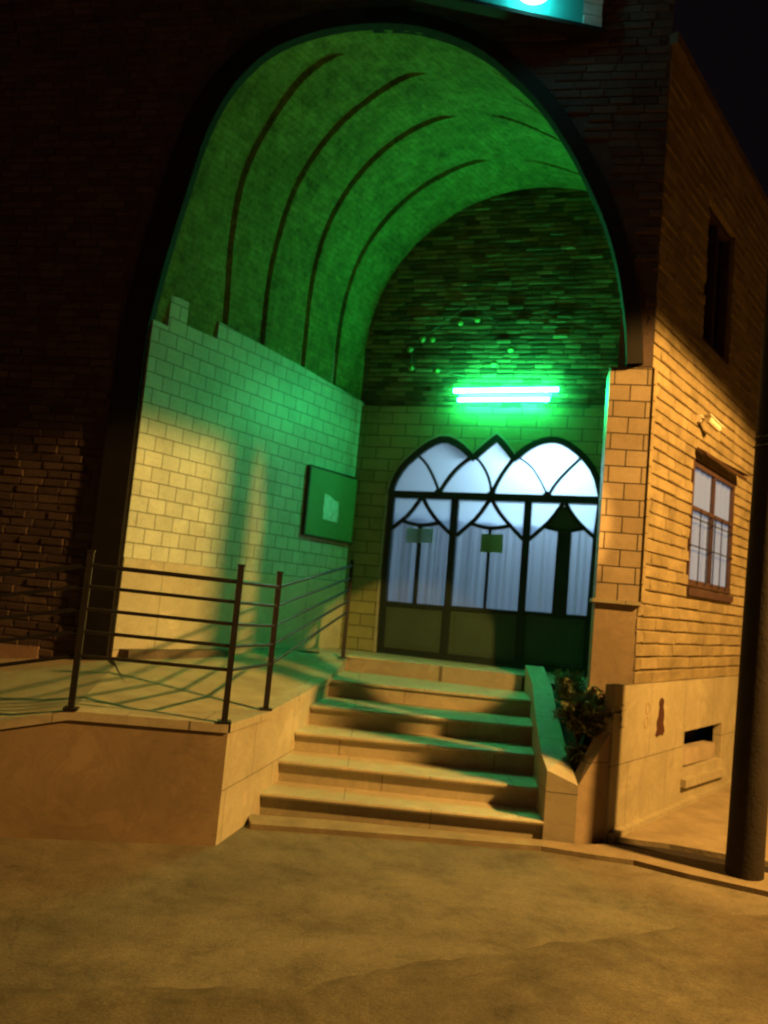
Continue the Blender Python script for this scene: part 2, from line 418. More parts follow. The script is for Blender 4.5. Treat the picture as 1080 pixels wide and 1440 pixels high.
# ------------------------------------------------------------------ ground
g = MB(); n = 60
for (x0, x1, y0, y1) in ((-60, 60, -60, 80),):
    g.face([(x0, y0, 0), (x1, y0, 0), (x1, y1, 0), (x0, y1, 0)])
o = g.build('street_ground', M['ground']); o['kind'] = 'structure'
edge = [(-9, 2.1), (-4, 3.0), (-2.4, 3.36), (-1.35, 3.43), (-1.0, 3.50), (-.81, 3.54), (-.5, 3.60), (-.24, 3.62), (.05, 3.80), (.4, 4.04), (.73, 4.14), (1.05, 4.36), (1.37, 4.48), (1.8, 4.72), (2.23, 5.02), (2.9, 5.15), (4.5, 5.4), (12, 6.2)]
pe = []
for a, b in zip(edge[:-1], edge[1:]):
    k = 6
    for i in range(k):
        t = i / k; pe.append((a[0] + (b[0] - a[0]) * t, a[1] + (b[1] - a[1]) * t + random.uniform(-.02, .02)))
pe.append(edge[-1])
g = MB()
for a, b in zip(pe[:-1], pe[1:]):
    g.face([(a[0], -30, .006), (b[0], -30, .006), (b[0], b[1] - .09, .010), (a[0], a[1] - .09, .010)])
    g.face([(a[0], a[1] - .09, .010), (b[0], b[1] - .09, .010), (b[0], b[1], .003), (a[0], a[1], .003)])
o = g.build('asphalt_road', M['asphalt']); o['kind'] = 'structure'
# kerb strip at the foot of the steps
g = MB()
kin = [(-.78, 6.02), (-.2, 6.06), (.5, 6.06), (1.35, 6.06), (1.62, 6.03), (1.90, 6.12), (2.3, 5.98), (2.9, 5.74), (4.2, 5.5), (9, 5.0)]
kout = [(-.72, 5.84), (-.2, 5.88), (.5, 5.92), (1.33, 5.95), (1.70, 5.86), (1.95, 5.824), (2.25, 5.63), (2.72, 5.40), (4.1, 5.15), (8.9, 4.6)]
for i in range(len(kin) - 1):
    a, b, c, d = kout[i], kout[i + 1], kin[i + 1], kin[i]
    g.face([(*a, .035), (*b, .035), (*c, .05), (*d, .05)]); g.face([(*a, -.02), (*b, -.02), (*b, .035), (*a, .035)])
    g.face([(*d, .05), (*c, .05), (*c, -.02), (*d, -.02)])
g.face([(*kout[0], -.02), (*kout[0], .035), (*kin[0], .05), (*kin[0], -.02)])
o = g.build('kerb', M['apron']); o['kind'] = 'structure'

# raised alley paving with a dark gutter in front of it
ga = [(1.88, 6.16), (2.3, 6.02), (2.75, 5.82), (3.4, 5.68), (4.2, 5.55), (9, 5.05)]; gb = [(1.93, 6.30), (2.35, 6.24), (2.85, 6.06), (3.45, 5.90), (4.25, 5.75), (9, 5.25)]
g = MB()
for i in range(5): g.face([(*ga[i], .018), (*ga[i + 1], .018), (*gb[i + 1], .018), (*gb[i], .018)])
o = g.build('gutter', M['void']); o['kind'] = 'structure'
g = MB(); far = [(8.6, 14.8), (11, 14)]
for i in range(5): g.face([(*gb[i], -.02), (*gb[i + 1], -.02), (*gb[i + 1], .055), (*gb[i], .055)])
g.face([(*gb[0], .055), (*gb[1], .055), (*gb[2], .055), (5, 8.5, .055), (3.4, 8.2, .055)]); g.face([(*gb[2], .055), (*gb[3], .055), (*gb[4], .055), (*gb[5], .055), (12, 9, .055), (14, 18, .055), (9.5, 17, .055), (3.4, 8.2, .055), (5, 8.5, .055)])
o = g.build('alley_paving', M['apron']); o['kind'] = 'structure'

# ------------------------------------------------------------------ the building
BLD = thing('mosque_building', 'brick building with green lit arched entrance porch and cream tiled walls', 'building', (0, 8, 0))
front = [(-4.51, .9), (-4.51, 3.9), (-4.45, 4.4), (-4.37, 4.86), (-4.28, 5.31), (-4.18, 5.81), (-4.05, 6.16), (-3.9, 6.41), (-3.64, 6.67), (-3.37, 6.79), (-3.07, 6.87), (-2.76, 6.9),
         (-2.43, 6.89), (-2.16, 6.84), (-1.82, 6.71), (-1.55, 6.54), (-1.35, 6.36), (-1.11, 6.12), (-.94, 5.89), (-.75, 5.59), (-.6, 5.29), (-.48, 5.04), (-.39, 4.79), (-.32, 4.54), (-.27, 4.29), (-.23, 4.04), (-.21, 3.77)]
back = [(-.5, .9), (-.5, 4.8)] + [(1.6 - 2.1 * math.cos(R(a)), 4.8 + 2.1 * math.sin(R(a))) for a in range(6, 180, 6)] + [(3.7, 4.8), (3.7, 3.77)]
# --- arch trim
fr_arch = smoothpoly(front[1:], 1); fr_arch = [front[0]] + fr_arch
outer_trim = offset(fr_arch, lambda t: .28 if t < .15 else max(.13, .28 - (t - .15) / .3 * .13))
mb = MB()
for i in range(len(fr_arch) - 1):
    a, b, c, d = fr_arch[i], fr_arch[i + 1], outer_trim[i + 1], outer_trim[i]
    mb.face([FAC.P(*p, .07) for p in (a, b, c, d)])
    mb.face([FAC.P(*a, .07), FAC.P(*b, .07), FAC.P(*b, -.06), FAC.P(*a, -.06)])
    mb.face([FAC.P(*d, .07), FAC.P(*c, .07), FAC.P(*c, -.06), FAC.P(*d, -.06)])
mb.build('arch_trim', M['frame_dark'], BLD, 'black trim band around the big arch')
# --- facade bricks and backing
hole = outer_trim + [(-.21 + .12, 3.77)]
region = [(-12, -.1), (-12, 8.6), (0, 8.6), (0, 3.77), (-.12, 3.77)] + outer_trim[::-1][1:] + [(outer_trim[0][0], -.1)]
mb = MB(); FAC.prism(mb, region, -.35, 0)
def ok(s, z, a, h):
    return all(inside(region, s + i * a * .95, z + j * h) for i in (-1, 1) for j in (-1, 1))
FAC.bricks(mb, -12, 0, .0, 8.6, .23, .078, .012, ok, .006, .022, .003)
mb.build('facade_wall', M['brick_dark'], BLD)
# roof slab and plain rear volume so that the building closes

# --- vault between facade arch and back arch, with recessed shadow grooves
N = 84
fa = resample(smoothpoly([(-4.51, 3.9)] + front[2:], 1), N)
ba = resample([(-.5, 3.95)] + back[1:], N)
cen_f = (-2.4, 4.6); cen_b = (1.6, 4.8)
gro = [.265, .43, .635, .82]
gend = [(.425, .60), (.49, .585), (.475, .515), (.465, .505)]
def lerp_tab(tab, x):
    for (a, b), (c, d) in zip(tab[:-1], tab[1:]):
        if x <= c: return b + (d - b) * max(0, (x - a)) / (c - a)
    return tab[-1][1]
GU = [[(0, .265), (.05, .26), (.15, .19), (.21, .155), (.32, .15), (.37, .10), (.43, .06), (.5, .06), (.6, .08), (.8, .2), (1, .265)],
      [(0, .43), (.05, .43), (.12, .395), (.23, .365), (.33, .345), (.41, .29), (.49, .19), (.54, .20), (.62, .3), (.85, .4), (1, .43)],
      [(0, .64), (.05, .64), (.12, .62), (.2, .575), (.33, .54), (.40, .50), (.47, .45), (.52, .44), (.56, .48), (.60, .54), (.8, .6), (1, .64)],
      [(0, .82), (.13, .815), (.2, .79), (.31, .78), (.39, .77), (.46, .74), (.51, .76), (.57, .85), (.8, .84), (1, .82)]]
w = .0085; e = .004
_raw = lerp_tab
def lerp_tab(tab, x): return sum(_raw(tab, min(1, max(0, x + d_ * .012))) for d_ in range(-4, 5)) / 9
def row_t(seg, f, u):
    """seg 0..4 between grooves, f 0..1 inside the segment"""
    gs = [lerp_tab(g_, u) for g_ in GU]
    lo = 0 if seg == 0 else gs[seg - 1] + w + e; hi = 1 if seg == 4 else gs[seg] - w - e
    lo = min(lo, hi); return lo + (hi - lo) * f
rows = []
for seg, cnt in ((0, 9), (1, 6), (2, 7), (3, 7), (4, 7)):
    for q_ in range(cnt + 1): rows.append(('s', seg, q_ / cnt))
    if seg < 4: rows += [('g', seg, -1), ('g', seg, 1)]
mb = MB(); grid = []; arc = [0]
for k in range(N): arc.append(arc[-1] + math.dist(fa[k], fa[k + 1]))
for kind, seg, f in rows:
    line = []
    for k in range(N + 1):
        a = FAC.P(*fa[k], -.02); b = DOORW.P(*ba[k], 0.0); u = k / N
        if kind == 's': t = row_t(seg, f, u); dep = 0
        else:
            t = lerp_tab(GU[seg], u) + f * w
            l_, r_ = gend[seg]; dep = max(0, min(1, (l_ - u) / .03)) if u < (l_ + r_) / 2 else max(0, min(1, (u - r_) / .03))
            if seg == 0 and u > .42: t = max(t, .004)
        t = max(0, min(1, t)); p = Vector(a).lerp(Vector(b), t)
        if dep > 0:
            ca = Vector(FAC.P(cen_f[0], min(cen_f[1], fa[k][1]), 0)); cb = Vector(DOORW.P(cen_b[0], min(cen_b[1], ba[k][1]), 0))
            v = (p - ca.lerp(cb, t)); v.normalize(); p = p + v * .055 * dep
        line.append((p, (t * 3.6, arc[k])))
    grid.append(line)
i0 = len(mb.v)
for l in grid: mb.v += [tuple(p[0]) for p in l]
W = N + 1
for i in range(len(grid) - 1):
    for k in range(N):
        mb.f.append((i * W + k, (i + 1) * W + k, (i + 1) * W + k + 1, i * W + k + 1))
        mb.uv += [grid[i][k][1], grid[i + 1][k][1], grid[i + 1][k + 1][1], grid[i][k + 1][1]]; mb.t += [.5] * 4
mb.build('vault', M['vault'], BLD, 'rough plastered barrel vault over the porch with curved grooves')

# --- left porch wall: tiles above a marble dado
tp = [(-.02, 1.82), (3.55, 1.79), (3.55, 4.11), (2.2, 4.22), (.80, 4.30), (.80, 4.12), (.38, 4.12), (.38, 4.35), (.16, 4.35), (.16, 4.04), (-.02, 4.04)]
mb = MB(); LEFT.prism(mb, tp, -.05, .02); mb.build('porch_side_tiling', M['tile'], BLD, 'cream tiles on the left porch wall with ragged top corner')
mb = MB(); LEFT.prism(mb, [(-.02, .5), (3.55, .7), (3.55, 1.79), (-.02, 1.82)], -.05, .03); mb.build('marble_dado', M['dado'], BLD, 'smooth cream marble slabs along the foot of the left porch wall')
mb = MB(); LEFT.prism(mb, [(-.02, .5), (3.55, .5), (3.55, 4.6), (-.02, 4.6)], -.35, -.052)
# right porch wall (seen only from inside)
RW = Plane(FAC.P(-.33, 0)[:2], math.degrees(math.atan2(DOORW.P(3.7, 0)[1] - FAC.P(-.33, 0)[1], DOORW.P(3.7, 0)[0] - FAC.P(-.33, 0)[0])), -1)
RL = math.hypot(DOORW.P(3.7, 0)[0] - FAC.P(-.33, 0)[0], DOORW.P(3.7, 0)[1] - FAC.P(-.33, 0)[1])
mb.build('porch_wall_core', M['concrete'], BLD)
mb = MB(); RW.prism(mb, [(.31, .0), (RL, .0), (RL, 4.0), (.31, 3.9)], -.008, 0); mb.build('porch_right_wall', M['tile'], BLD)
mb = MB(); LEFT.prism(mb, [(.05, .80), (1.40, .80), (1.40, .985), (.05, 1.0)], .03, .16, back=True)
mb.build('wall_foot_ledge', M['rubble'], BLD, 'rough brown concrete ledge at the foot of the marble slabs')

# --- porch floor
mb = MB()
dl = DOORW.P(-.5, 0); dr = DOORW.P(3.7, 0); rr0 = FAC.P(-.33, 0, -.0)
fl = [(-.23, 9.18), (1.61, 8.66), (1.64, 8.75), (1.72, 7.3), (1.80, 6.70), (dr[0], dr[1]), (dl[0], dl[1]), (LEFT.P(2.4, 0)[0], LEFT.P(2.4, 0)[1])]
fl = [fl[7], fl[0], fl[1], fl[2], (2.0, 7.1), (dr[0], dr[1]), (dl[0], dl[1])]
tri = tessellate_polygon([[Vector((x, y, 0)) for x, y in fl]])
for t in tri:
    q = [fl[i] for i in t]
    if (q[1][0] - q[0][0]) * (q[2][1] - q[0][1]) - (q[1][1] - q[0][1]) * (q[2][0] - q[0][0]) < 0: q = q[::-1]
    mb.face([(x, y, FZ) for x, y in q], q)
mb.face([(fl[1][0], fl[1][1], .5), (fl[2][0], fl[2][1], .5), (fl[2][0], fl[2][1], FZ), (fl[1][0], fl[1][1], FZ)])
mb.build('porch_floor', M['floor'], BLD)

# --- back wall: tiled lower part with door opening
outer = [(.04, .99), (.01, 2.02), (.01, 2.95), (.05, 3.15), (.15, 3.34), (.31, 3.5), (.47, 3.63), (.65, 3.71), (.84, 3.64), (1.03, 3.48), (1.15, 3.60), (1.30, 3.74), (1.42, 3.62), (1.53, 3.49), (1.66, 3.62), (1.81, 3.71), (1.97, 3.745), (2.12, 3.71), (2.33, 3.56), (2.49, 3.36), (2.57, 3.07), (2.575, 2.53), (2.56, 1.62), (2.55, .99)]
def arc_smooth(o):      # smooth each lobe but keep the cusps
    a = smoothpoly(o[2:10], 1); b = smoothpoly(o[9:12], 1); b2 = smoothpoly(o[11:14], 1); c = smoothpoly(o[13:21], 1)
    return o[:2] + a + b[1:] + b2[1:] + c[1:] + o[21:]
outer = arc_smooth(outer)
mb = MB()
poly = [(-.5, .99)] + outer + [(3.75, .99), (3.75, 4.11), (-.5, 4.07)]
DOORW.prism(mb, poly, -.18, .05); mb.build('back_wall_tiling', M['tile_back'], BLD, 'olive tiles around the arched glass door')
# grey-white rim line just outside the door arch
mb = MB(); tymp = [(-.5, 4.0)] + back[1:-1] + [(3.7, 4.0)]
DOORW.prism(mb, [(-.52, 3.9), (-.52, 7.0), (3.75, 7.0), (3.75, 3.9)], -.2, -.005)
def ok2(s, z, a, h): return inside(tymp, s - a, z) and inside(tymp, s + a, z) or (inside(tymp, s, z))
DOORW.bricks(mb, -.5, 3.75, 4.10, 6.95, .20, .062, .014, ok2, .012, .030, .0018, random.Random(5), 0, .007)
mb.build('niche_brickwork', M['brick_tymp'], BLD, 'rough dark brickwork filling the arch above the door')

# --- entrance door
DF = MB(); dz0, dz1 = -.02, .05
DOORW.strip(DF, [(o_[0] + .035 * (1 if o_[0] < 1.3 else -1) * (1 if o_[1] < 3.0 else 0), o_[1] - (.03 if o_[1] > 3.0 else 0)) for o_ in outer], .075, dz0, dz1 + .012)
tr = [(.02, 2.955), (1.3, 2.985), (2.57, 3.015)]
DOORW.strip(DF, tr, .085, dz0, dz1 + .006)
for p in ([(.85, 2.93), (.87, 1.0)], [(1.735, 2.95), (1.75, 1.0)]): DOORW.strip(DF, p, .085, dz0, dz1 + .003)
DOORW.strip(DF, [(.04, 1.02), (2.55, 1.04)], .09, dz0, dz1 + .004)
thin = [[(.64, 3.0), (.60, 3.10), (.52, 3.25), (.43, 3.38), (.29, 3.49)], [(.64, 3.0), (.70, 3.12), (.79, 3.26), (.91, 3.39), (1.03, 3.48)],
        [(1.29, 3.0), (1.27, 3.12), (1.22, 3.26), (1.13, 3.40), (1.03, 3.48)], [(1.29, 3.0), (1.33, 3.14), (1.41, 3.30), (1.53, 3.48)],
        [(1.95, 3.03), (1.90, 3.14), (1.82, 3.27), (1.73, 3.39), (1.55, 3.50)], [(1.96, 3.03), (2.02, 3.16), (2.13, 3.31), (2.33, 3.53)]]
wid = [.03, .045, .03, .045, .018, .032]
for p, w in zip(thin, wid): DOORW.strip(DF, smoothpoly(p, 1), w, .0, dz1 - .004)
low = [[(.05, 2.50), (.16, 2.60), (.29, 2.72), (.42, 2.93)], [(.44, 2.93), (.52, 2.80), (.64, 2.66), (.83, 2.50)], [(.20, 2.63), (.32, 2.60), (.45, 2.585), (.57, 2.605), (.69, 2.64)],
       [(.90, 2.49), (1.03, 2.62), (1.14, 2.73), (1.27, 2.95)], [(1.30, 2.95), (1.38, 2.82), (1.50, 2.69), (1.70, 2.50)], [(1.06, 2.65), (1.18, 2.62), (1.31, 2.605), (1.44, 2.625), (1.56, 2.66)],
       [(1.77, 2.50), (1.90, 2.63), (2.02, 2.76), (2.14, 2.96)], [(2.17, 2.96), (2.25, 2.83), (2.37, 2.70), (2.54, 2.56)], [(1.93, 2.67), (2.05, 2.645), (2.17, 2.63), (2.28, 2.645), (2.40, 2.68)]]
for i, p in enumerate(low): DOORW.strip(DF, smoothpoly(p, 1), .045, .0, dz1 - .007)
for p in ([(.05, 1.60), (.84, 1.61)], [(.89, 1.62), (1.72, 1.63)], [(1.77, 1.64), (2.55, 1.65)]): DOORW.strip(DF, p, .05, .0, dz1)
for p, w in (([(.44, 2.59), (.45, 1.6)], .05), ([(1.305, 2.61), (1.31, 1.62)], .035)): DOORW.strip(DF, p, w, .0, dz1 - .010)
for c in ((.64, 3.0), (1.29, 3.01), (1.95, 3.03)):
    DOORW.prism(DF, [(c[0] - .05, c[1] - .06), (c[0] + .05, c[1] - .06), (c[0] + .05, c[1] + .02), (c[0], c[1] + .06), (c[0] - .05, c[1] + .02)], 0, dz1 + .015)
door = DF.build('entrance_door', M['door_iron'], BLD, 'three leaf arched glass door in dark green steel with interlacing curved bars')
def child(mbx, name, mat, label=None):
    ob = mbx.build(name, mat, None, label); ob.parent = door; return ob
def pane(poly, mat=None, d=.006, name='pane', label=None):
    mbx = MB(); DOORW.prism(mbx, poly, d - .006, d, back=True); return child(mbx, name, mat or M['frost'], label)
lob1 = [p for p in outer if .0 <= p[0] <= 1.04 and p[1] >= 2.95]
def arcpts(x0, x1): return [(p[0], p[1] - .02) for p in outer if x0 <= p[0] <= x1 and p[1] > 3.0]
pane([(.04, 2.97)] + arcpts(0, .29) + [(.29, 3.46), (.43, 3.38), (.52, 3.25), (.60, 3.10), (.64, 2.99)])
pane([(.64, 3.0), (.60, 3.10), (.52, 3.25), (.43, 3.38), (.29, 3.46)] + arcpts(.3, 1.02) + [(.91, 3.39), (.79, 3.26), (.70, 3.12)])
pane([(.64, 3.0), (.70, 3.12), (.79, 3.26), (.91, 3.39), (1.03, 3.46), (1.13, 3.40), (1.22, 3.26), (1.27, 3.12), (1.29, 2.99)])
pane([(1.29, 3.0), (1.27, 3.12), (1.22, 3.26), (1.13, 3.40), (1.05, 3.47)] + arcpts(1.06, 1.5) + [(1.53, 3.46), (1.41, 3.30), (1.33, 3.14)])
pane([(1.29, 3.0), (1.33, 3.14), (1.41, 3.30), (1.53, 3.47), (1.57, 3.48), (1.73, 3.39), (1.82, 3.27), (1.90, 3.14), (1.95, 3.02)])
pane([(1.95, 3.03), (1.90, 3.14), (1.82, 3.27), (1.73, 3.39), (1.57, 3.49)] + arcpts(1.6, 2.32) + [(2.33, 3.5), (2.13, 3.31), (2.02, 3.16)])
pane([(1.96, 3.03), (2.02, 3.16), (2.13, 3.31), (2.33, 3.5)] + arcpts(2.34, 2.58) + [(2.56, 3.03)])
for k, x0 in enumerate((.05, .90, 1.77)):
    a, b, c = low[3 * k], low[3 * k + 1], low[3 * k + 2]
    x1 = (.84, 1.72, 2.55)[k]
    pane(a + [(x0, 2.95)]); pane(b + [(x1, 2.95)][:1] if False else b + [(x1, 2.96)])
    cx = (a[-1][0] + b[0][0]) / 2
    tri_ = [(c[0][0] + .02, c[0][1])] + c[1:-1] + [(c[-1][0] - .02, c[-1][1]), (cx + .03, 2.92), (cx - .03, 2.92)]
    if k < 2: pane(tri_)
    else: pane(tri_, M['door_sheet'], .012, 'dark_pane_panel', 'dark triangle standing in for a dark open pane over the right door leaf')  # dark sheet takes the place of a dark open pane
# lower lights: glass, curtains behind
def lower(x0, x1, cx, k):
    b0 = 1.60 + .01 * k
    a, b, c = low[3 * k], low[3 * k + 1], low[3 * k + 2]
    pane([(x0, b0), (cx, b0), (cx, c[2][1]), c[1], c[0], (a[1][0], a[1][1]), (x0, a[0][1])], M['glass'])
    pane([(cx, b0), (x1, b0), (x1, b[-1][1]), (b[2][0] + .02, b[2][1]), c[-1], c[3], (cx, c[2][1])], M['glass'])
lower(.05, .84, .445, 0); lower(.90, 1.72, 1.308, 1); lower(1.77, 2.55, 2.17, 2)
def curtain(x0, x1, z0, z1, seed):
    mbx = MB(); n = 90; rc = random.Random(seed); ph = [rc.uniform(0, 6) for _ in range(3)]
    def q(x): return -.075 + .009 * math.sin(x * 31 + ph[0] + 2 * math.sin(x * 7)) + .004 * math.sin(x * 74 + ph[1]) + .008 * math.sin(x * 13 + ph[2])
    for i in range(n):
        a = x0 + (x1 - x0) * i / n; b = x0 + (x1 - x0) * (i + 1) / n
        mbx.face([DOORW.P(a, z0, q(a)), DOORW.P(b, z0, q(b)), DOORW.P(b, z1, q(b) * .9), DOORW.P(a, z1, q(a) * .9)])
    return child(mbx, 'curtain', M['curtain'])
curtain(.03, .225, 1.4, 2.75, 1); curtain(.232, .64, 1.4, 2.75, 2); curtain(.648, .86, 1.4, 2.75, 3)
curtain(.88, 1.07, 1.4, 2.75, 4); curtain(1.078, 1.49, 1.4, 2.75, 5); curtain(1.498, 1.73, 1.4, 2.75, 6)
curtain(1.75, 1.93, 1.4, 2.75, 7); curtain(1.938, 2.10, 1.4, 2.75, 8); curtain(2.26, 2.345, 1.4, 2.75, 9); curtain(2.352, 2.56, 1.4, 2.75, 10)
mbx = MB(); DOORW.prism(mbx, [(2.095, 1.64), (2.265, 1.64), (2.255, 2.63), (2.10, 2.63)], -.02, .035, back=True); child(mbx, 'dark_gap_panel', M['door_iron'], 'dark panel standing in for the dark open gap in the right door leaf')  # dark panel drawn where the leaf only has a dark open gap
for x0, x1 in ((.06, .84), (.90, 1.72), (1.78, 2.54)):
    mbx = MB(); DOORW.prism(mbx, [(x0, 1.03), (x1, 1.03), (x1, 1.63), (x0, 1.63)], -.01, .018, back=True)
    DOORW.strip(mbx, [(x0 + .07, 1.12), (x1 - .07, 1.12), (x1 - .07, 1.55), (x0 + .07, 1.55), (x0 + .07, 1.12)], .012, .018, .024)
    child(mbx, 'door_panel', M['door_sheet'])
# thin pale rim round the opening
mb = MB(); DOORW.strip(mb, offset(outer, .03)[:28], .018, .05, .062); mb.build('door_rim', mat_plain('pale_door_rim', (.30, .34, .30), .6), BLD)
# hall behind the door
mb = MB(); X0, X1, Z0, Z1, Dp = -.4, 3.3, .95, 3.95, -3.2
def wq(a): mb.face(a)
P = DOORW.P
wq([P(X0, Z0, Dp), P(X1, Z0, Dp), P(X1, Z1, Dp), P(X0, Z1, Dp)]); wq([P(X0, Z0, -.19), P(X0, Z0, Dp), P(X0, Z1, Dp), P(X0, Z1, -.19)])
wq([P(X1, Z0, -.19), P(X1, Z0, Dp), P(X1, Z1, Dp), P(X1, Z1, -.19)]); wq([P(X0, Z0, -.19), P(X1, Z0, -.19), P(X1, Z0, Dp), P(X0, Z0, Dp)])
wq([P(X0, Z1, -.19), P(X1, Z1, -.19), P(X1, Z1, Dp), P(X0, Z1, Dp)])
mb.build('hall_interior', M['interior'], BLD)

# --- pillar
mb = MB(); 
px = [(-.335, 1.83), (0, 1.83), (0, 3.76), (-.335, 3.76)]
FAC.prism(mb, px, -.33, .0, back=True)
pil = mb.build('pillar', M['tile_pillar'], BLD, 'brown tiled corner pillar right of the door')
def ch2(mbx, name, mat, par, label=None):
    ob = mbx.build(name, mat, None, label); ob.parent = par; return ob
mb = MB(); FAC.prism(mb, [(-.36, 1.80), (.02, 1.80), (.02, 1.83), (-.36, 1.83)], -.33, .03, back=True); ch2(mb, 'sill', M['plinth'], pil)
mb = MB(); FAC.prism(mb, [(-.335, 0), (0, 0), (0, 1.80), (-.335, 1.80)], -.33, -.002, back=True); mb.build('pillar_base', M['smooth_pillar'], BLD, 'plain brown stone lower part of the corner pillar')
# vertical corner strip of the tiles
mb = MB()
for z in [1.84 + .1375 * k for k in range(14)]:
    ALLEY.prism(mb, [(.0, z), (.07, z), (.07, z + .13), (.0, z + .13)], -.01, .022)
mb.build('corner_stones', M['brick_alley'], BLD)

# --- alley wall
wz0, wz1, ws0, ws1 = 2.044, 3.232, 1.20, 2.66
mb = MB(); fullr = [(0, 1.16), (9, 1.16), (9, 6.62), (0, 6.62)]
uw = [(1.28, 4.42), (2.2, 4.42), (2.2, 5.824), (1.28, 5.824)]
holed(ALLEY, mb, (0, 9, 1.16, 6.62), [(ws0, ws1, wz0, wz1), (1.28, 2.2, 4.42, 5.824)], -.30, -.012)
def ok3(s, z, a, h):
    for (x0, x1, y0, y1) in ((ws0, ws1, wz0, wz1), (1.28, 2.2, 4.42, 5.824)):
        if s + a > x0 and s - a < x1 and z + h > y0 and z - h < y1: return False
    return not (s - a < .07 and 1.8 < z < 3.8)
ralley = random.Random(11)
yes = lambda *a_: True
for (a_, b_, c_, d_) in ((0, 9, 1.18, 1.828), (.075, ws0, 1.828, 3.232), (.075, 9, 3.232, 3.772), (.075, 9, 1.828, wz0), (ws1, 9, wz0, 3.232), (0, 9, 3.772, 4.42), (0, 1.28, 4.42, 5.824), (2.2, 9, 4.42, 5.824), (0, 9, 5.824, 6.62)):
    if (a_, c_, d_) == (.075, 1.828, wz0): a_ = ws0
    ALLEY.bricks(mb, a_, b_, c_, d_, .44, .108, .015, yes, .017, .022, .004, ralley, -.012, .005)
mb.build('alley_wall', M['brick_alley'], BLD, 'yellowish split stone wall along the alley')
mb = MB(); ALLEY.prism(mb, [(-.02, 6.62), (9, 6.62), (9, 6.72), (-.02, 6.72)], -.35, .06, back=True)
mb.build('roof_edge', M['rubble'], BLD)
mb = MB()
mb.face([FAC.P(-12, 7.25, -.36), FAC.P(-.1, 7.25, -.36), ALLEY.P(1.0, 7.25, -.9), ALLEY.P(9, 7.25, -.9), (-6, 18, 7.25)])
mb.face([ALLEY.P(0.2, 6.66, -.2), ALLEY.P(9, 6.66, -.2), ALLEY.P(9, 6.66, -.9), ALLEY.P(.6, 6.66, -.9)])
mb.face([ALLEY.P(.6, 6.66, -.9), ALLEY.P(9, 6.66, -.9), ALLEY.P(9, 7.25, -.9), ALLEY.P(.6, 7.25, -.9)])
mb.build('roof', M['rubble'], BLD)
# window
mb = MB()
for a, b in (([(ws0, wz0), (ws1, wz0)], .06), ([(ws0, wz1), (ws1, wz1)], .06)): ALLEY.strip(mb, [(a[0][0], a[0][1] + .03), (a[1][0], a[1][1] + .03)] if a[0][1] < 3 else [(a[0][0], a[0][1] - .03), (a[1][0], a[1][1] - .03)], b, -.05, .008)
for x in (ws0 + .03, ws1 - .03, ws0 + .73): ALLEY.strip(mb, [(x, wz0), (x, wz1)], .05 if x in (ws0 + .03, ws1 - .03) else .028, -.05, .005)
ALLEY.strip(mb, [(ws0, 2.78), (ws1, 2.78)], .035, -.05, .003)
win = mb.build('window', M['winframe'], BLD, 'curtained alley window in a red brown frame')
mb = MB(); ALLEY.prism(mb, [(ws0, wz0), (ws1, wz0), (ws1, wz1), (ws0, wz1)], -.024, -.020, back=True); ch2(mb, 'pane', M['glass'], win)
mb = MB(); nn = 120
for i in range(nn):
    a = ws0 + (ws1 - ws0) * i / nn; b = ws0 + (ws1 - ws0) * (i + 1) / nn; f = lambda x: -.038 + .006 * math.sin(x * 34) + .003 * math.sin(x * 71)
    mb.face([ALLEY.P(a, wz0 + .0, f(a)), ALLEY.P(b, wz0 + .0, f(b)), ALLEY.P(b, wz1, f(b)), ALLEY.P(a, wz1, f(a))])
ch2(mb, 'curtain', M['curtain_side'], win)
mb = MB()
for z in (2.42, 2.68): ALLEY.strip(mb, [(ws0, z), (ws1, z)], .010, .010, .020)
for k in range(5):
    x = ws0 + .24 + k * .24; ALLEY.strip(mb, [(x, wz0 + .02), (x, 2.78)], .009, .020, .029)
ch2(mb, 'grille', M['iron'], win)
mb = MB(); ALLEY.prism(mb, [(ws0 - .02, wz0 - .09), (ws1 + .02, wz0 - .09), (ws1 + .02, wz0 - .02), (ws0 - .02, wz0 - .02)], -.05, .035, back=True); ch2(mb, 'sill', M['winframe'], win)
mb = MB()
a0, a1 = ws0, ws1
mb.face([ALLEY.P(a0, 3.44 - .10, .03), ALLEY.P(a1, 3.44 - .10, .03), ALLEY.P(a1, 3.29, .12), ALLEY.P(a0, 3.29, .12)])
mb.face([ALLEY.P(a0, 3.42 - .10, .03), ALLEY.P(a1, 3.42 - .10, .03), ALLEY.P(a1, 3.31, .16), ALLEY.P(a0, 3.27, .12)][::-1])
mb.face([ALLEY.P(a0, 3.29, .12), ALLEY.P(a1, 3.29, .12), ALLEY.P(a1, 3.26, .122), ALLEY.P(a0, 3.26, .122)])
for x in (a0, a1): mb.face([ALLEY.P(x, 3.44 - .10, .03), ALLEY.P(x, 3.29, .12), ALLEY.P(x, 3.27, .12), ALLEY.P(x, 3.30, .03)])
mb.build('window_awning', M['awning'], BLD, 'narrow brown awning over the alley window')
mb = MB(); ALLEY.strip(mb, [(1.31, 4.42), (1.31, 5.824)], .06, -.12, -.04); ALLEY.strip(mb, [(2.17, 4.42), (2.17, 5.824)], .06, -.12, -.04)
ALLEY.strip(mb, [(1.74, 4.42), (1.74, 5.824)], .05, -.12, -.045)
for z in (4.45, 5.79): ALLEY.strip(mb, [(1.28, z), (2.2, z)], .06, -.12, -.042)
w2 = mb.build('window', M['winframe'], BLD, 'unlit upper window above the alley')
mb = MB(); ALLEY.prism(mb, [(1.28, 4.42), (2.2, 4.42), (2.2, 5.824), (1.28, 5.824)], -.14, -.11); ch2(mb, 'pane', M['lens'], w2)
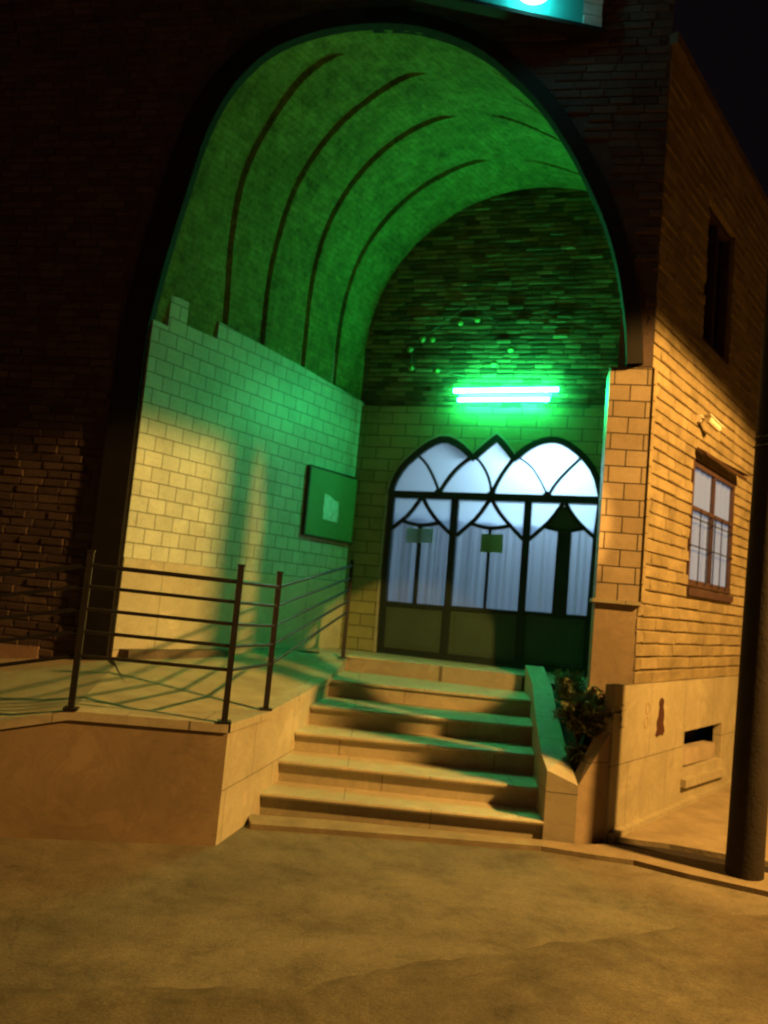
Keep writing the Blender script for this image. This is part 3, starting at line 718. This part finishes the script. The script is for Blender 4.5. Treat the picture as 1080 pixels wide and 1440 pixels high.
# plinth with vent
mb = MB()
vent = [(1.72, .35), (2.95, .35), (2.95, .71), (1.72, .71)]
holed(PLI, mb, (0, 9, -.05, 1.18), [(1.72, 2.95, .35, .71)], -.06, .02)
mb.build('plinth', M['plinth'], BLD, 'cream stone plinth below the alley wall')
mb = MB(); PLI.prism(mb, vent, -.30, -.24); vt = mb.build('basement_vent', M['void'], BLD, 'dark basement vent in the plinth')
mb = MB(); PLI.prism(mb, [(1.68, .22), (3.0, .18), (3.0, .25), (1.68, .29)], .0, .07, back=True); ch2(mb, 'sill', M['plinth'], vt)
mb = MB(); PLI.prism(mb, [(1.74, .38), (2.93, .35), (2.93, .50), (1.74, .53)], -.15, -.03, back=True); ch2(mb, 'vent_board', M['concrete'], vt)
# low skirting step along the plinth foot
mb = MB(); PLI.prism(mb, [(.02, -.05), (7, -.05), (7, .07), (.02, .10)], .02, .07, back=True); mb.build('plinth_skirting', M['plinth'], BLD)
# rust-red stain shaped like a figure eight over a cone
mb = MB()
def disc(c, r, n=16, sx=1): return [(c[0] + r * sx * math.cos(2 * math.pi * k / n), c[1] + r * math.sin(2 * math.pi * k / n)) for k in range(n)]
PLI.prism(mb, disc((1.05, 1.0), .045, 16, 1.4), .02, .024); PLI.prism(mb, [(.93, .74), (.98, .72), (1.05, .735), (1.12, .725), (1.16, .76), (1.12, .83), (1.13, .90), (1.10, .965), (1.0, .96), (.99, .90), (.95, .84), (.97, .79)], .02, .0245)
mb.build('paint_stain', M['rust'], BLD, 'rust red stain on the plinth, round above a wider foot')
mb = MB()
for c in ((.72, .97), (.70, .86)):
    PLI.strip(mb, disc(c, .045, 14) + [disc(c, .045, 14)[0]], .010, .02, .0225)
mb.build('chalk_mark', mat_plain('faint_brown_line', (.30, .20, .11), .8), BLD, 'faint looped mark drawn on the plinth')

# ------------------------------------------------------------------ steps
steps = thing('entrance_steps', 'six cream stone steps climbing to the arched door', 'steps', (.4, 6.2, 0))
SL = [(-.65, 6.18), (-.58, 6.57), (-.5, 6.95), (-.42, 7.39), (-.32, 8.13), (-.23, 9.18)]
SR = [(1.37, 6.12), (1.36, 6.45), (1.41, 6.91), (1.47, 7.37), (1.56, 7.94), (1.62, 8.70)]
for i in range(6):
    z1 = (i + 1) * H; L, Rr = SL[i], SR[i]
    if i < 5: L2, R2 = SL[i + 1], SR[i + 1]
    else: L2, R2 = (L[0] + .05, L[1] + .30), (Rr[0] + .08, Rr[1] + .30)
    ex = .07
    L = (L[0] - ex, L[1]); L2 = (L2[0] - ex, L2[1] + .06); Rr = (Rr[0] + .03, Rr[1]); R2 = (R2[0] + .03, R2[1] + .06)
    if i == 0: Rr = (1.375, 6.12)
    top = z1 + (.003 if i == 5 else 0)
    m1 = MB()
    # rounded nosing: tread slab 38 mm thick
    prof = [(.0, -.030), (-.004, -.015), (.004, -.003), (.014, 0)]
    def nz(t):
        y, z = prof[t]; return [(L[0], L[1] + y, top + z), (Rr[0], Rr[1] + y, top + z)]
    for t in range(3):
        a, b = nz(t), nz(t + 1); m1.face([a[0], a[1], b[1], b[0]], [(L[0], t * .01), (Rr[0], t * .01), (Rr[0], .01 + t * .01), (L[0], .01 + t * .01)])
    a = nz(3); m1.face([a[0], a[1], (*R2, top), (*L2, top)], [(a[0][0], a[0][1]), (a[1][0], a[1][1]), R2, L2])
    a = nz(0); m1.face([(L[0], L[1] + .05, top - .038), (Rr[0], Rr[1] + .05, top - .038), a[1], a[0]])
    for s_ in (L, Rr): m1.face([(s_[0], s_[1], top - .035), (s_[0], s_[1] + .3, top - .035), (s_[0], s_[1] + .3, top), (s_[0], s_[1], top)])
    zb = z1 - H - .02
    st = m1.build('step', M['stair'], steps)
    m2 = MB(); yo = .035
    m2.face([(L[0], L[1] + yo, zb), (Rr[0], Rr[1] + yo, zb), (Rr[0], Rr[1] + yo, top - .036), (L[0], L[1] + yo, top - .036)],
            [(L[0] + i * .37, 0), (Rr[0] + i * .37, 0), (Rr[0] + i * .37, H), (L[0] + i * .37, H)])
    rs = m2.build('riser', M['stair'], None); rs.parent = st

# ------------------------------------------------------------------ ramp platform left of the steps
ramp_thing = thing('access_ramp', 'stone faced ramp and platform left of the steps', 'ramp', (-1.4, 6, 0))
e_ = [(-.88, 5.41, .765), (-.72, 6.18, .755), (-.53, 7.2, .80), (-.40, 8.0, .84), (-.33, 8.6, .91), (-.27, 9.19, .985)]     # outer edge beside the steps
p0 = (-1.86, 5.25, .785); wv = [(-2.26, 5.18, .70), (-3.2, 5.02, .49), (-4.6, 4.79, .18), (-5.6, 4.62, -.03)]
fw_ = [(LEFT.P(0, 0)[0], LEFT.P(0, 0)[1], .93), (*LEFT.P(.8, 0)[:2], .93), (*LEFT.P(1.5, 0)[:2], .94), (*LEFT.P(2.1, 0)[:2], .96), (*LEFT.P(2.5, 0)[:2], .985)]
fbk = [(*FAC.P(-4.4, 0)[:2], .91), (*FAC.P(-5.6, 0)[:2], .80), (*FAC.P(-7.5, 0)[:2], .5), (*FAC.P(-9.5, 0)[:2], -.05)]
mb = MB()
inner = [(p0[0], p0[1], p0[2])] + [None] * 0
f1 = [(-1.86, 5.25, .785), (-1.75, 6.1, .82), (-1.55, 7.2, .87), (-1.2, 8.0, .90), (-.95, 8.6, .93), (-.75, 9.2, .975)]
for a in range(5): mb.face([f1[a], e_[a], e_[a + 1], f1[a + 1]], [(q[0], q[1]) for q in (f1[a], e_[a], e_[a + 1], f1[a + 1])])
f2 = [(-1.86, 5.25, .785), (*fbk[0][:2], .91)] + fw_
for pts in ([f1[0], f1[1], fbk[0]], [f1[1], fw_[0], fbk[0]], [f1[1], f1[2], fw_[0]], [f1[2], fw_[1], fw_[0]], [f1[2], f1[3], fw_[1]], [f1[3], fw_[2], fw_[1]], [f1[3], f1[4], fw_[2]], [f1[4], fw_[3], fw_[2]], [f1[4], f1[5], fw_[4], fw_[3]]):
    mb.face(pts, [(q[0], q[1]) for q in pts])
ww = [p0] + wv
for pts in ([p0, fbk[0], fbk[1], wv[0]], [wv[0], fbk[1], fbk[2], wv[1]], [wv[1], fbk[2], fbk[3], wv[2]], [wv[2], fbk[3], wv[3]]):
    mb.face(pts[::-1], [(q[0], q[1]) for q in pts[::-1]])
mb.build('ramp_surface', mat_plain('dusty_ramp_paving', (.36, .31, .20), .85, .3, 2.5, .4), ramp_thing)
mb = MB()
def skirt(pts, u0=0):
    u = u0
    for a, b in zip(pts[:-1], pts[1:]):
        l = math.hypot(a[0] - b[0], a[1] - b[1])
        mb.face([(a[0], a[1], -.05), (b[0], b[1], -.05), (b[0], b[1], max(b[2] - .045, -.05)), (a[0], a[1], max(a[2] - .045, -.05))], [(u, 0), (u + l, 0), (u + l, b[2]), (u, a[2])]); u += l
skirt([wv[3], wv[2], wv[1], wv[0], p0, e_[0]])
fm = mb.build('front_facing', mat_slab('shaded_facing_stone', (.36, .26, .16), 6, .9, -.03, .6), ramp_thing, 'stone front face of the ramp, its shade put into a darker brown')  # front stone coloured darker than the side to carry its shade
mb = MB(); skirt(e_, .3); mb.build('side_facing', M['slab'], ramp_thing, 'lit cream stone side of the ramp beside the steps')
# coping slabs 30 cm wide with a 15 mm overhang
mb = MB()
def coping(pts, side, w=.28, oh=.015):
    for a, b in zip(pts[:-1], pts[1:]):
        d = Vector((b[0] - a[0], b[1] - a[1])).normalized(); n_ = Vector((-d.y, d.x)) * side
        o0 = [(p[0] - n_.x * oh, p[1] - n_.y * oh, p[2] + .006) for p in (a, b)]; i0_ = [(p[0] + n_.x * w, p[1] + n_.y * w, p[2] + .008) for p in (a, b)]
        mb.face([o0[0], o0[1], i0_[1], i0_[0]], [(q[0], q[1]) for q in (o0[0], o0[1], i0_[1], i0_[0])])
        mb.face([(o0[0][0], o0[0][1], a[2] - .05), (o0[1][0], o0[1][1], b[2] - .05), o0[1], o0[0]], [(0, 0), (.5, 0), (.5, .05), (0, .05)])
        mb.face([(o0[0][0], o0[0][1], a[2] - .05), (o0[1][0], o0[1][1], b[2] - .05), (b[0] + n_.x * .03, b[1] + n_.y * .03, b[2] - .05), (a[0] + n_.x * .03, a[1] + n_.y * .03, a[2] - .05)])
coping([wv[2], wv[1], wv[0], p0, (e_[0][0] - .0, e_[0][1], e_[0][2])], 1)
coping([(q[0], q[1], q[2] + .002) for q in e_], 1, .30)
mb.build('coping', M['slab'], ramp_thing)

# ------------------------------------------------------------------ railing
rail = thing('ramp_railing', 'black iron railing with five bars along the ramp edge', 'railing', (-1, 5.4, .78))
RP = [(-3.22, 5.06, .50, 1.50), (-1.865, 5.27, .79, 1.80), (-.915, 5.43, .77, 1.80), (-.745, 6.19, .76, 1.79), (-.30, 8.90, .975, 2.03)]
hs = [.345, .50, .645, .79, .925]
post_objs = []
for x, y, z0, z1 in RP:
    mb = MB(); mb.box((x, y, (z0 + z1) / 2), (.040, .040, z1 - z0), .2); mb.box((x, y, z1 + .006), (.048, .048, .014), .2)
    mb.box((x, y, z0 + .012), (.09, .09, .012), .2); mb.build('post', M['iron'], rail)
hs_end = {0: hs, 1: hs, 2: [.345, .50, .645, .79, .925], 3: [.345, .49, .63, .78, .925], 4: [.44, .575, .70, .83, 1.0]}
hs_end[4] = [.50, .62, .745, .87, 1.01]
for k in range(4):
    a, b = RP[k], RP[k + 1]
    for j in range(5):
        mb = MB(); mb.tube([(a[0], a[1], a[2] + hs_end[k][j]), (b[0], b[1], b[2] + hs_end[k + 1][j])], .012 if j < 4 else .015, 8)
        mb.build('rail_bar', M['iron'], rail, smooth=True)
a = RP[0]
mb = MB()
for j in range(5):
    mb = MB(); mb.tube([(a[0], a[1], a[2] + hs[j]), (a[0] - 2.0, a[1] - .33, a[2] - .44 + hs[j])], .012, 8); mb.build('rail_bar', M['iron'], rail, smooth=True)
mb = MB(); mb.box((a[0] - 2, a[1] - .33, a[2] - .44 + .5), (.04, .04, 1.05), .2); mb.build('post', M['iron'], rail)

# low wall at the left
mb = MB()
pw = [(-3.06, .2), (-3.06, .94), (-7.5, .84), (-7.5, .0)]
LWALL = Plane((0, 7.02), -9)
LWALL.prism(mb, [(p_[0] + .0, p_[1]) for p_ in pw][::-1], -.16, 0, back=True)
tag(mb.build('low_wall', mat_plain('reddish_render', (.34, .22, .15), .85, .25, 3, .4)), 'low reddish rendered wall behind the railing at the far left', 'wall')
mb = MB(); LWALL.prism(mb, [(-2.98, .86), (-2.45, .88), (-2.45, .55), (-2.98, .5)][::-1], -.30, -.1, back=True)
tag(mb.build('stone_block', M['rubble']), 'dark rough block between the low wall and the arch foot', 'block')

# ------------------------------------------------------------------ planter
pln = thing('stone_planter', 'sloping stone planter with dark soil right of the steps', 'planter', (1.6, 6.3, 0))
mb = MB()
FLp, FRp = (1.373, 6.12), (1.60, 6.09)
ck = [(1.373, 6.12, .53), (1.385, 6.45, .61), (1.435, 6.91, .74), (1.495, 7.37, .86), (1.58, 7.94, .98), (1.64, 8.68, 1.10)]
ci = [(1.60, 6.09, .445), (1.60, 6.45, .60), (1.64, 6.91, .73), (1.69, 7.37, .85), (1.77, 7.94, .97), (1.83, 8.68, 1.10)]
for k in range(5):
    a, b, c, d = ck[k], ck[k + 1], ci[k + 1], ci[k]
    mb.face([a, d, c, b], [(a[0], a[1]), (d[0], d[1]), (c[0], c[1]), (b[0], b[1])])
    mb.face([(a[0], a[1], -.05), a, b, (b[0], b[1], -.05)], [(a[1], 0), (a[1], a[2]), (b[1], b[2]), (b[1], 0)])
    if k > 0: mb.face([(d[0], d[1], -.05), d, c, (c[0], c[1], -.05)], [(a[1], 0), (a[1], a[2]), (b[1], b[2]), (b[1], 0)])
mb.face([(*ck[0][:2], -.05), (*ci[0][:2], -.05), ci[0], ck[0]], [(0, 0), (.23, 0), (.23, .45), (0, .53)])
mb.face([(*ck[5][:2], .9), (*ci[5][:2], .9), ci[5], ck[5]][::-1])
mb.face([(1.60, 6.09, .445), (1.60, 6.45, .30), (1.60, 6.45, .60)])
mb.build('cheek_wall', M['slab'], pln, 'narrow sloping cheek wall beside the steps')
mb = MB()
wo = [(1.60, 6.09, .445), (1.85, 6.215, .83)]; wi = [(1.57, 6.22, .445), (1.79, 6.33, .83)]
mb.face([(*wo[0][:2], -.05), (*wo[1][:2], -.05), wo[1], wo[0]], [(0, 0), (.3, 0), (.3, .8), (0, .45)])
mb.face([wo[0], wo[1], wi[1], wi[0]]); mb.face([wi[0], wi[1], (*wi[1][:2], .2), (*wi[0][:2], .2)])
mb.build('front_wall', M['smooth_pillar'], pln, 'brown stone right face of the planter')
mb = MB()
so = [(1.58, 6.24, .40), (1.80, 6.34, .46), (2.02, 6.56, .78), (1.78, 6.62, .80), (2.0, 7.15, .95), (1.83, 8.6, .97), (1.63, 6.9, .66)]
def tf(*i): mb.face([so[k] for k in i])
tf(0, 1, 3, 6); tf(1, 2, 3); tf(6, 3, 4, 5)
mb.build('soil', M['soil'], pln)
def shrub(loc, rx, rz, n, label, seed, droop=.0):
    rs_ = random.Random(seed); t = thing('planter_shrub', label, 'shrub', loc, 'small shrubs growing in the planter')
    tw = MB(); lf = MB(); L0 = Vector(loc)
    for k in range(26):
        a = rs_.uniform(0, 6.28); r_ = rs_.uniform(.3, 1)
        tip = L0 + Vector((rx * r_ * math.cos(a), rx * r_ * math.sin(a), rz * rs_.uniform(.5, 1.0)))
        midp = L0.lerp(tip, .5) + Vector((0, 0, rz * .18)); tip2 = tip - Vector((0, 0, droop * rs_.random()))
        tw.tube([L0, midp, tip2], .006, 5, .002)
        for j in range(n):
            f = rs_.uniform(.25, 1.08); c = L0.lerp(midp, f * 2) if f < .5 else midp.lerp(tip2, f * 2 - 1)
            c = c + Vector((rs_.gauss(0, .022), rs_.gauss(0, .022), rs_.gauss(0, .02)))
            d = Vector((rs_.uniform(-1, 1), rs_.uniform(-1, 1), rs_.uniform(-.5, .7))).normalized(); s_ = rs_.uniform(.014, .030)
            w = d.cross(Vector((rs_.uniform(-1, 1), rs_.uniform(-1, 1), 1))).normalized() * s_ * .42
            lf.face([c, c + d * s_ * .8 + w, c + d * s_ * 1.9, c + d * s_ * .8 - w])
    tw.build('stem', M['twig'], t); lf.build('foliage', M['leaf'], t)
shrub((1.67, 6.46, .68), .27, .50, 110, 'bushy dark shrub in the middle of the planter', 1, .12)
shrub((1.77, 6.36, .66), .16, .44, 90, 'small shrub in the planter leaning against the stone plinth', 2, .10)
shrub((1.78, 7.25, .86), .16, .34, 50, 'thin shrub at the back of the planter beside the tiled pillar', 3, .05)
shrub((1.68, 6.36, .50), .10, .20, 40, 'low sparse shrub at the front of the planter', 4, .12)

# ------------------------------------------------------------------ utility pole
PB = (2.66, 5.70)
pole = thing('utility_pole', 'tall dark pole standing at the kerb on the right', 'pole', (*PB, 0))
mb = MB(); mb.tube([(PB[0] + .022 * z, PB[1], z) for z in (-.05, .3, 2, 4, 6, 8.2)], .125, 18, .105)
mb.build('shaft', M['pole'], pole, smooth=True)
mb = MB()
for z in (3.0, 3.06): mb.tube([(PB[0] + .066 + .122 * math.cos(a), PB[1] + .122 * math.sin(a), z) for a in [k * math.pi / 8 for k in range(17)]], .006, 5)
mb.build('strap', M['iron'], pole)
mb = MB(); mb.bar((PB[0] - .6, PB[1] + .3, 7.8), (PB[0] + .6, PB[1] - .3, 7.8), .08, .08); mb.build('cross_arm', M['pole'], pole)

# ------------------------------------------------------------------ green fluorescent light
fx = thing('fluorescent_light', 'pair of glowing green tube lights above the arched door', 'light', DOORW.P(1.38, 4.2, .05))
mb = MB()
DOORW.prism(mb, [(.80, 4.175), (1.92, 4.205), (1.92, 4.265), (.80, 4.235)], .045, .085, back=True)
for x in (.85, 1.86): DOORW.prism(mb, [(x - .02, 4.13), (x + .02, 4.13), (x + .02, 4.30), (x - .02, 4.30)], .05, .10, back=True)
mb.build('housing', M['lampbody'], fx)
for (x0, za, x1, zb, r_) in ((.74, 4.262, 2.0, 4.298, .026), (.80, 4.148, 1.90, 4.178, .022)):
    mb = MB(); mb.tube([DOORW.P(x0 + (x1 - x0) * k / 6, za + (zb - za) * k / 6, .13) for k in range(7)], r_, 12)
    mb.build('tube', M['tube'], fx, smooth=True)
# cable sagging across
cb = [(-.45, 4.16), (.1, 4.12), (.45, 4.07), (.92, 4.03), (1.34, 4.05), (1.78, 4.12), (2.57, 4.2), (3.3, 4.27)]
mb = MB(); mb.tube([DOORW.P(a, b, .14) for a, b in smoothpoly(cb, 1)], .006, 5)
tag(mb.build('power_cable', M['wire'], smooth=True), 'thin cable sagging under the green tubes across the back wall', 'cable')
# light garland: triangle of wire with small bulbs
gl = thing('light_garland', 'wire garland with small round green bulbs on the brickwork above the tubes', 'garland', DOORW.P(.9, 5.0, .1))
mb = MB()
for a in ([(.30, 4.98), (.61, 5.22), (.91, 5.42), (1.22, 5.07)], [(.91, 5.42), (.95, 5.2), (.74, 5.15)], [(.30, 4.98), (.14, 4.8), (.16, 4.56), (.5, 4.54), (.9, 4.45)]):
    mb.tube([DOORW.P(x, z, .07) for x, z in a], .005, 5)
mb.build('wire', mat_plain('garland_wire', (.16, .20, .12), .6), gl)
for x, z in ((.74, 5.14), (.95, 5.18), (.12, 4.80), (.16, 4.56), (.49, 4.53), (.27, 4.93), (.40, 4.93), (1.39, 4.80), (1.2, 4.62)):
    mb = MB(); mb.ball(DOORW.P(x, z, .09), .038, 10, 7); mb.build('bulb', M['bulb'], gl, smooth=True)

# ------------------------------------------------------------------ notice board and papers
nb = thing('notice_board', 'square green notice board in a dark frame on the left porch wall', 'notice board', LEFT.P(2.93, 2.7, .05))
mb = MB(); bx = [(2.45, 2.31), (3.44, 2.30), (3.44, 3.12), (2.45, 3.12)]
LEFT.prism(mb, bx, .02, .055, back=True); mb.build('panel', M['board'], nb)
mb = MB(); LEFT.strip(mb, [bx[0], bx[1]], .022, .02, .062); LEFT.strip(mb, [bx[3], bx[2]], .022, .02, .062); LEFT.strip(mb, [bx[0], bx[3]], .03, .02, .066); LEFT.strip(mb, [bx[1], bx[2]], .022, .02, .066)
mb.build('frame', M['boardframe'], nb)
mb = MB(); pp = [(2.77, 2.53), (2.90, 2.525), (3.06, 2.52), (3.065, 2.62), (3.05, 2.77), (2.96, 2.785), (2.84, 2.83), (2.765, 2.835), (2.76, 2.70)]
LEFT.prism(mb, pp, .056, .062, back=True)  # pale patch stands in for the door light mirrored on the board
tag(mb.build('paper_or_glare', mat_plain('pale_blue_glare_patch', (.60, .78, .80), .6, .35, 22, .8)), 'pale blue patch painted as glare on the green notice board', 'paper')
mb = MB(); DOORW.prism(mb, [(.29, 2.36), (.62, 2.38), (.61, 2.55), (.28, 2.54)], .058, .062, back=True)
tag(mb.build('paper_or_glare', M['paper_pale']), 'pale faded paper stuck on the left door leaf', 'paper')
mb = MB(); DOORW.prism(mb, [(1.21, 2.31), (1.48, 2.32), (1.47, 2.54), (1.21, 2.53)], .058, .062, back=True)
tag(mb.build('paper_or_glare', M['paper_green']), 'small green paper stuck on the middle door leaf', 'paper')

# ------------------------------------------------------------------ security camera
cl = ALLEY.P(1.38, 3.58, .0)
sc = thing('security_camera', 'small cream security camera above the alley window', 'security camera', cl)
mb = MB(); mb.bar(ALLEY.P(1.26, 3.62, .0), ALLEY.P(1.26, 3.62, .04), .07, .07); mb.bar(ALLEY.P(1.26, 3.62, .03), ALLEY.P(1.30, 3.60, .11), .022, .022); mb.build('bracket', M['camera'], sc)
mb = MB(); mb.tube([ALLEY.P(1.24, 3.61, .10), ALLEY.P(1.42, 3.55, .15)], .033, 12); mb.bar(ALLEY.P(1.22, 3.65, .095), ALLEY.P(1.46, 3.57, .155), .078, .010); mb.build('housing', M['camera'], sc)
mb = MB(); mb.tube([ALLEY.P(1.42, 3.55, .15), ALLEY.P(1.425, 3.548, .1515)], .025, 12); mb.build('lens', M['lens'], sc)

# ------------------------------------------------------------------ lit sign above the arch
SG = Plane((1.48, 6.5), 9.2)
sg = thing('sign_board', 'projecting cyan lit signboard over the arch at the top edge', 'sign', SG.P(-1.2, 6.7, -.2))
mb = MB(); SG.prism(mb, [(-2.9, 6.70), (-.17, 6.70), (-.17, 7.75), (-2.9, 7.75)], -.06, -.02, back=True); mb.build('face', M['signface'], sg)
mb = MB()
for k in range(9): SG.prism(mb, [(-.165, 6.70 + k * .118), (0, 6.70 + k * .118), (0, 6.80 + k * .118), (-.165, 6.80 + k * .118)], -.06, -.005 - .012 * (k % 2), back=True)
mb.build('slatted_end', M['signend'], sg, 'pale slatted strip at the right end of the sign')
mb = MB(); SG.prism(mb, [(-2.95, 6.665), (.02, 6.665), (.02, 6.70), (-2.95, 6.70)], -.10, .01, back=True); SG.prism(mb, [(-2.95, 7.75), (.02, 7.75), (.02, 7.81), (-2.95, 7.81)], -.10, .03, back=True)
for x in (-.15, -1.2, -2.4):
    a = SG.P(x, 7.78, -.08); mb.bar(a, (a[0] + .02, a[1] + .1 + .55 * abs(x) / 2, 7.78), .04, .04)
mb.build('frame', M['frame_dark'], sg)
# floodlight bulb in front of the face
mb = MB(); mb.ball(SG.P(-.66, 6.83, .10), (.15, .10, .115), 18, 12); fb = mb.build('lamp_bulb', M['signlamp'], sg, smooth=True)
mb = MB(); mb.bar(SG.P(-.66, 6.9, -.02), SG.P(-.66, 6.9, .08), .03, .03); mb.build('lamp_arm', M['iron'], sg)

# ------------------------------------------------------------------ street lamp (its light falls into the picture from the right)
LP = (5.61, 3.82, 5.2)
sl = thing('street_lamp', 'sodium street lamp beyond the right edge lighting the steps', 'street lamp', (7.7, 2.9, 0))
mb = MB(); mb.tube([(7.7, 2.9, 0), (7.7, 2.9, 5.2), (7.5, 2.95, 5.5), (6.9, 3.05, 5.6), (5.7, 3.32, 5.42)], .06, 10, .04); mb.build('post', M['pole'], sl)
mb = MB(); mb.box((LP[0] + .05, LP[1], LP[2] + .17), (.5, .26, .12), -.3); mb.build('lamp_head', M['lampbody'], sl)

def light(name, ty, loc, energy, color, **k):
    d = bpy.data.lights.new(name, ty); d.energy = energy; d.color = color
    for a, b in k.items(): setattr(d, a, b)
    o = bpy.data.objects.new(name, d); col.objects.link(o); o.location = loc; return o
SOD = (1, .515, .115)
s1 = light('street_lamp_light', 'SPOT', LP, 4500, SOD, shadow_soft_size=.15, spot_size=R(155), spot_blend=.07)
s1.rotation_euler = (0, 0, 0)
s2 = light('added_red_fill', 'POINT', (-12, -6, 7.5), 200, (1, .38, .22), shadow_soft_size=.5)  # unseen reddish fill added to lift the facade, ramp front and ground
s4 = light('added_step_spot', 'SPOT', (2.25, 2.3, 4.6), 1900, SOD, shadow_soft_size=.05, spot_size=R(16.5), spot_blend=.22)  # unseen narrow spot added to light the upper steps and a strip of wall
s4.rotation_euler = ((Vector((2.25, 2.3, 4.6)) + Vector((-0.242, 0.970, -0.499))) - Vector((2.25, 2.3, 4.6))).to_track_quat('-Z', 'Y').to_euler()
# hall lamp behind the door
a = DOORW.P(2.0, 3.7, -.8)
hl = light('hall_ceiling_lamp', 'AREA', a, 38, (.60, .88, 1), shape='RECTANGLE', size=1.2, size_y=.3)
hl.rotation_euler = (R(-60), 0, R(-17.2))
d_ = Vector(DOORW.P(2.05, 3.15, 0)) - Vector(a); hl.rotation_euler = d_.to_track_quat('-Z', 'Y').to_euler()
a2 = DOORW.P(.9, 3.8, -2.2); hl2 = light('hall_rear_lamp', 'AREA', a2, 12, (.52, .78, 1), size=1.0)
hl2.rotation_euler = (Vector(DOORW.P(1.2, 2.3, 0)) - Vector(a2)).to_track_quat('-Z', 'Y').to_euler()
# ------------------------------------------------------------------ world and camera
w = bpy.data.worlds.new('World'); scn.world = w; w.use_nodes = True
nt = w.node_tree; bg = nt.nodes['Background']
sky = nt.nodes.new('ShaderNodeTexSky'); sky.sky_type = 'NISHITA'; sky.sun_disc = False; sky.sun_elevation = R(-6); sky.sun_rotation = R(160)
mxw = nt.nodes.new('ShaderNodeMix'); mxw.data_type = 'RGBA'; mxw.inputs[0].default_value = .9
nt.links.new(sky.outputs[0], mxw.inputs[6]); mxw.inputs[7].default_value = (.032, .022, .030, 1)
nt.links.new(mxw.outputs[2], bg.inputs['Color']); bg.inputs['Strength'].default_value = .10

cd = bpy.data.cameras.new('camera'); cam = bpy.data.objects.new('camera', cd); col.objects.link(cam)
rx = Vector((0.995724698, -0.00933463, 0.091897716)); dn = Vector((0.092370587, 0.100624251, -0.990627294)); fwv = Vector((0, 0.994880709, 0.101056297))
m = Matrix.Identity(4)
for i in range(3): m[i][0] = rx[i]; m[i][1] = -dn[i]; m[i][2] = -fwv[i]; m[i][3] = (0, 0, 1.7)[i]
cam.matrix_world = m
cd.sensor_fit = 'VERTICAL'; cd.sensor_height = 24; cd.lens = 24 * 1140 / 1440; cd.clip_end = 500; cd.clip_start = .05
cd.dof.use_dof = True; cd.dof.focus_distance = 2.6; cd.dof.aperture_fstop = 1.8
scn.camera = cam
scn.view_settings.view_transform = 'Standard'; scn.view_settings.look = 'None'; scn.view_settings.exposure = 0; scn.view_settings.gamma = 1
scn.render.resolution_x = 768; scn.render.resolution_y = 1024
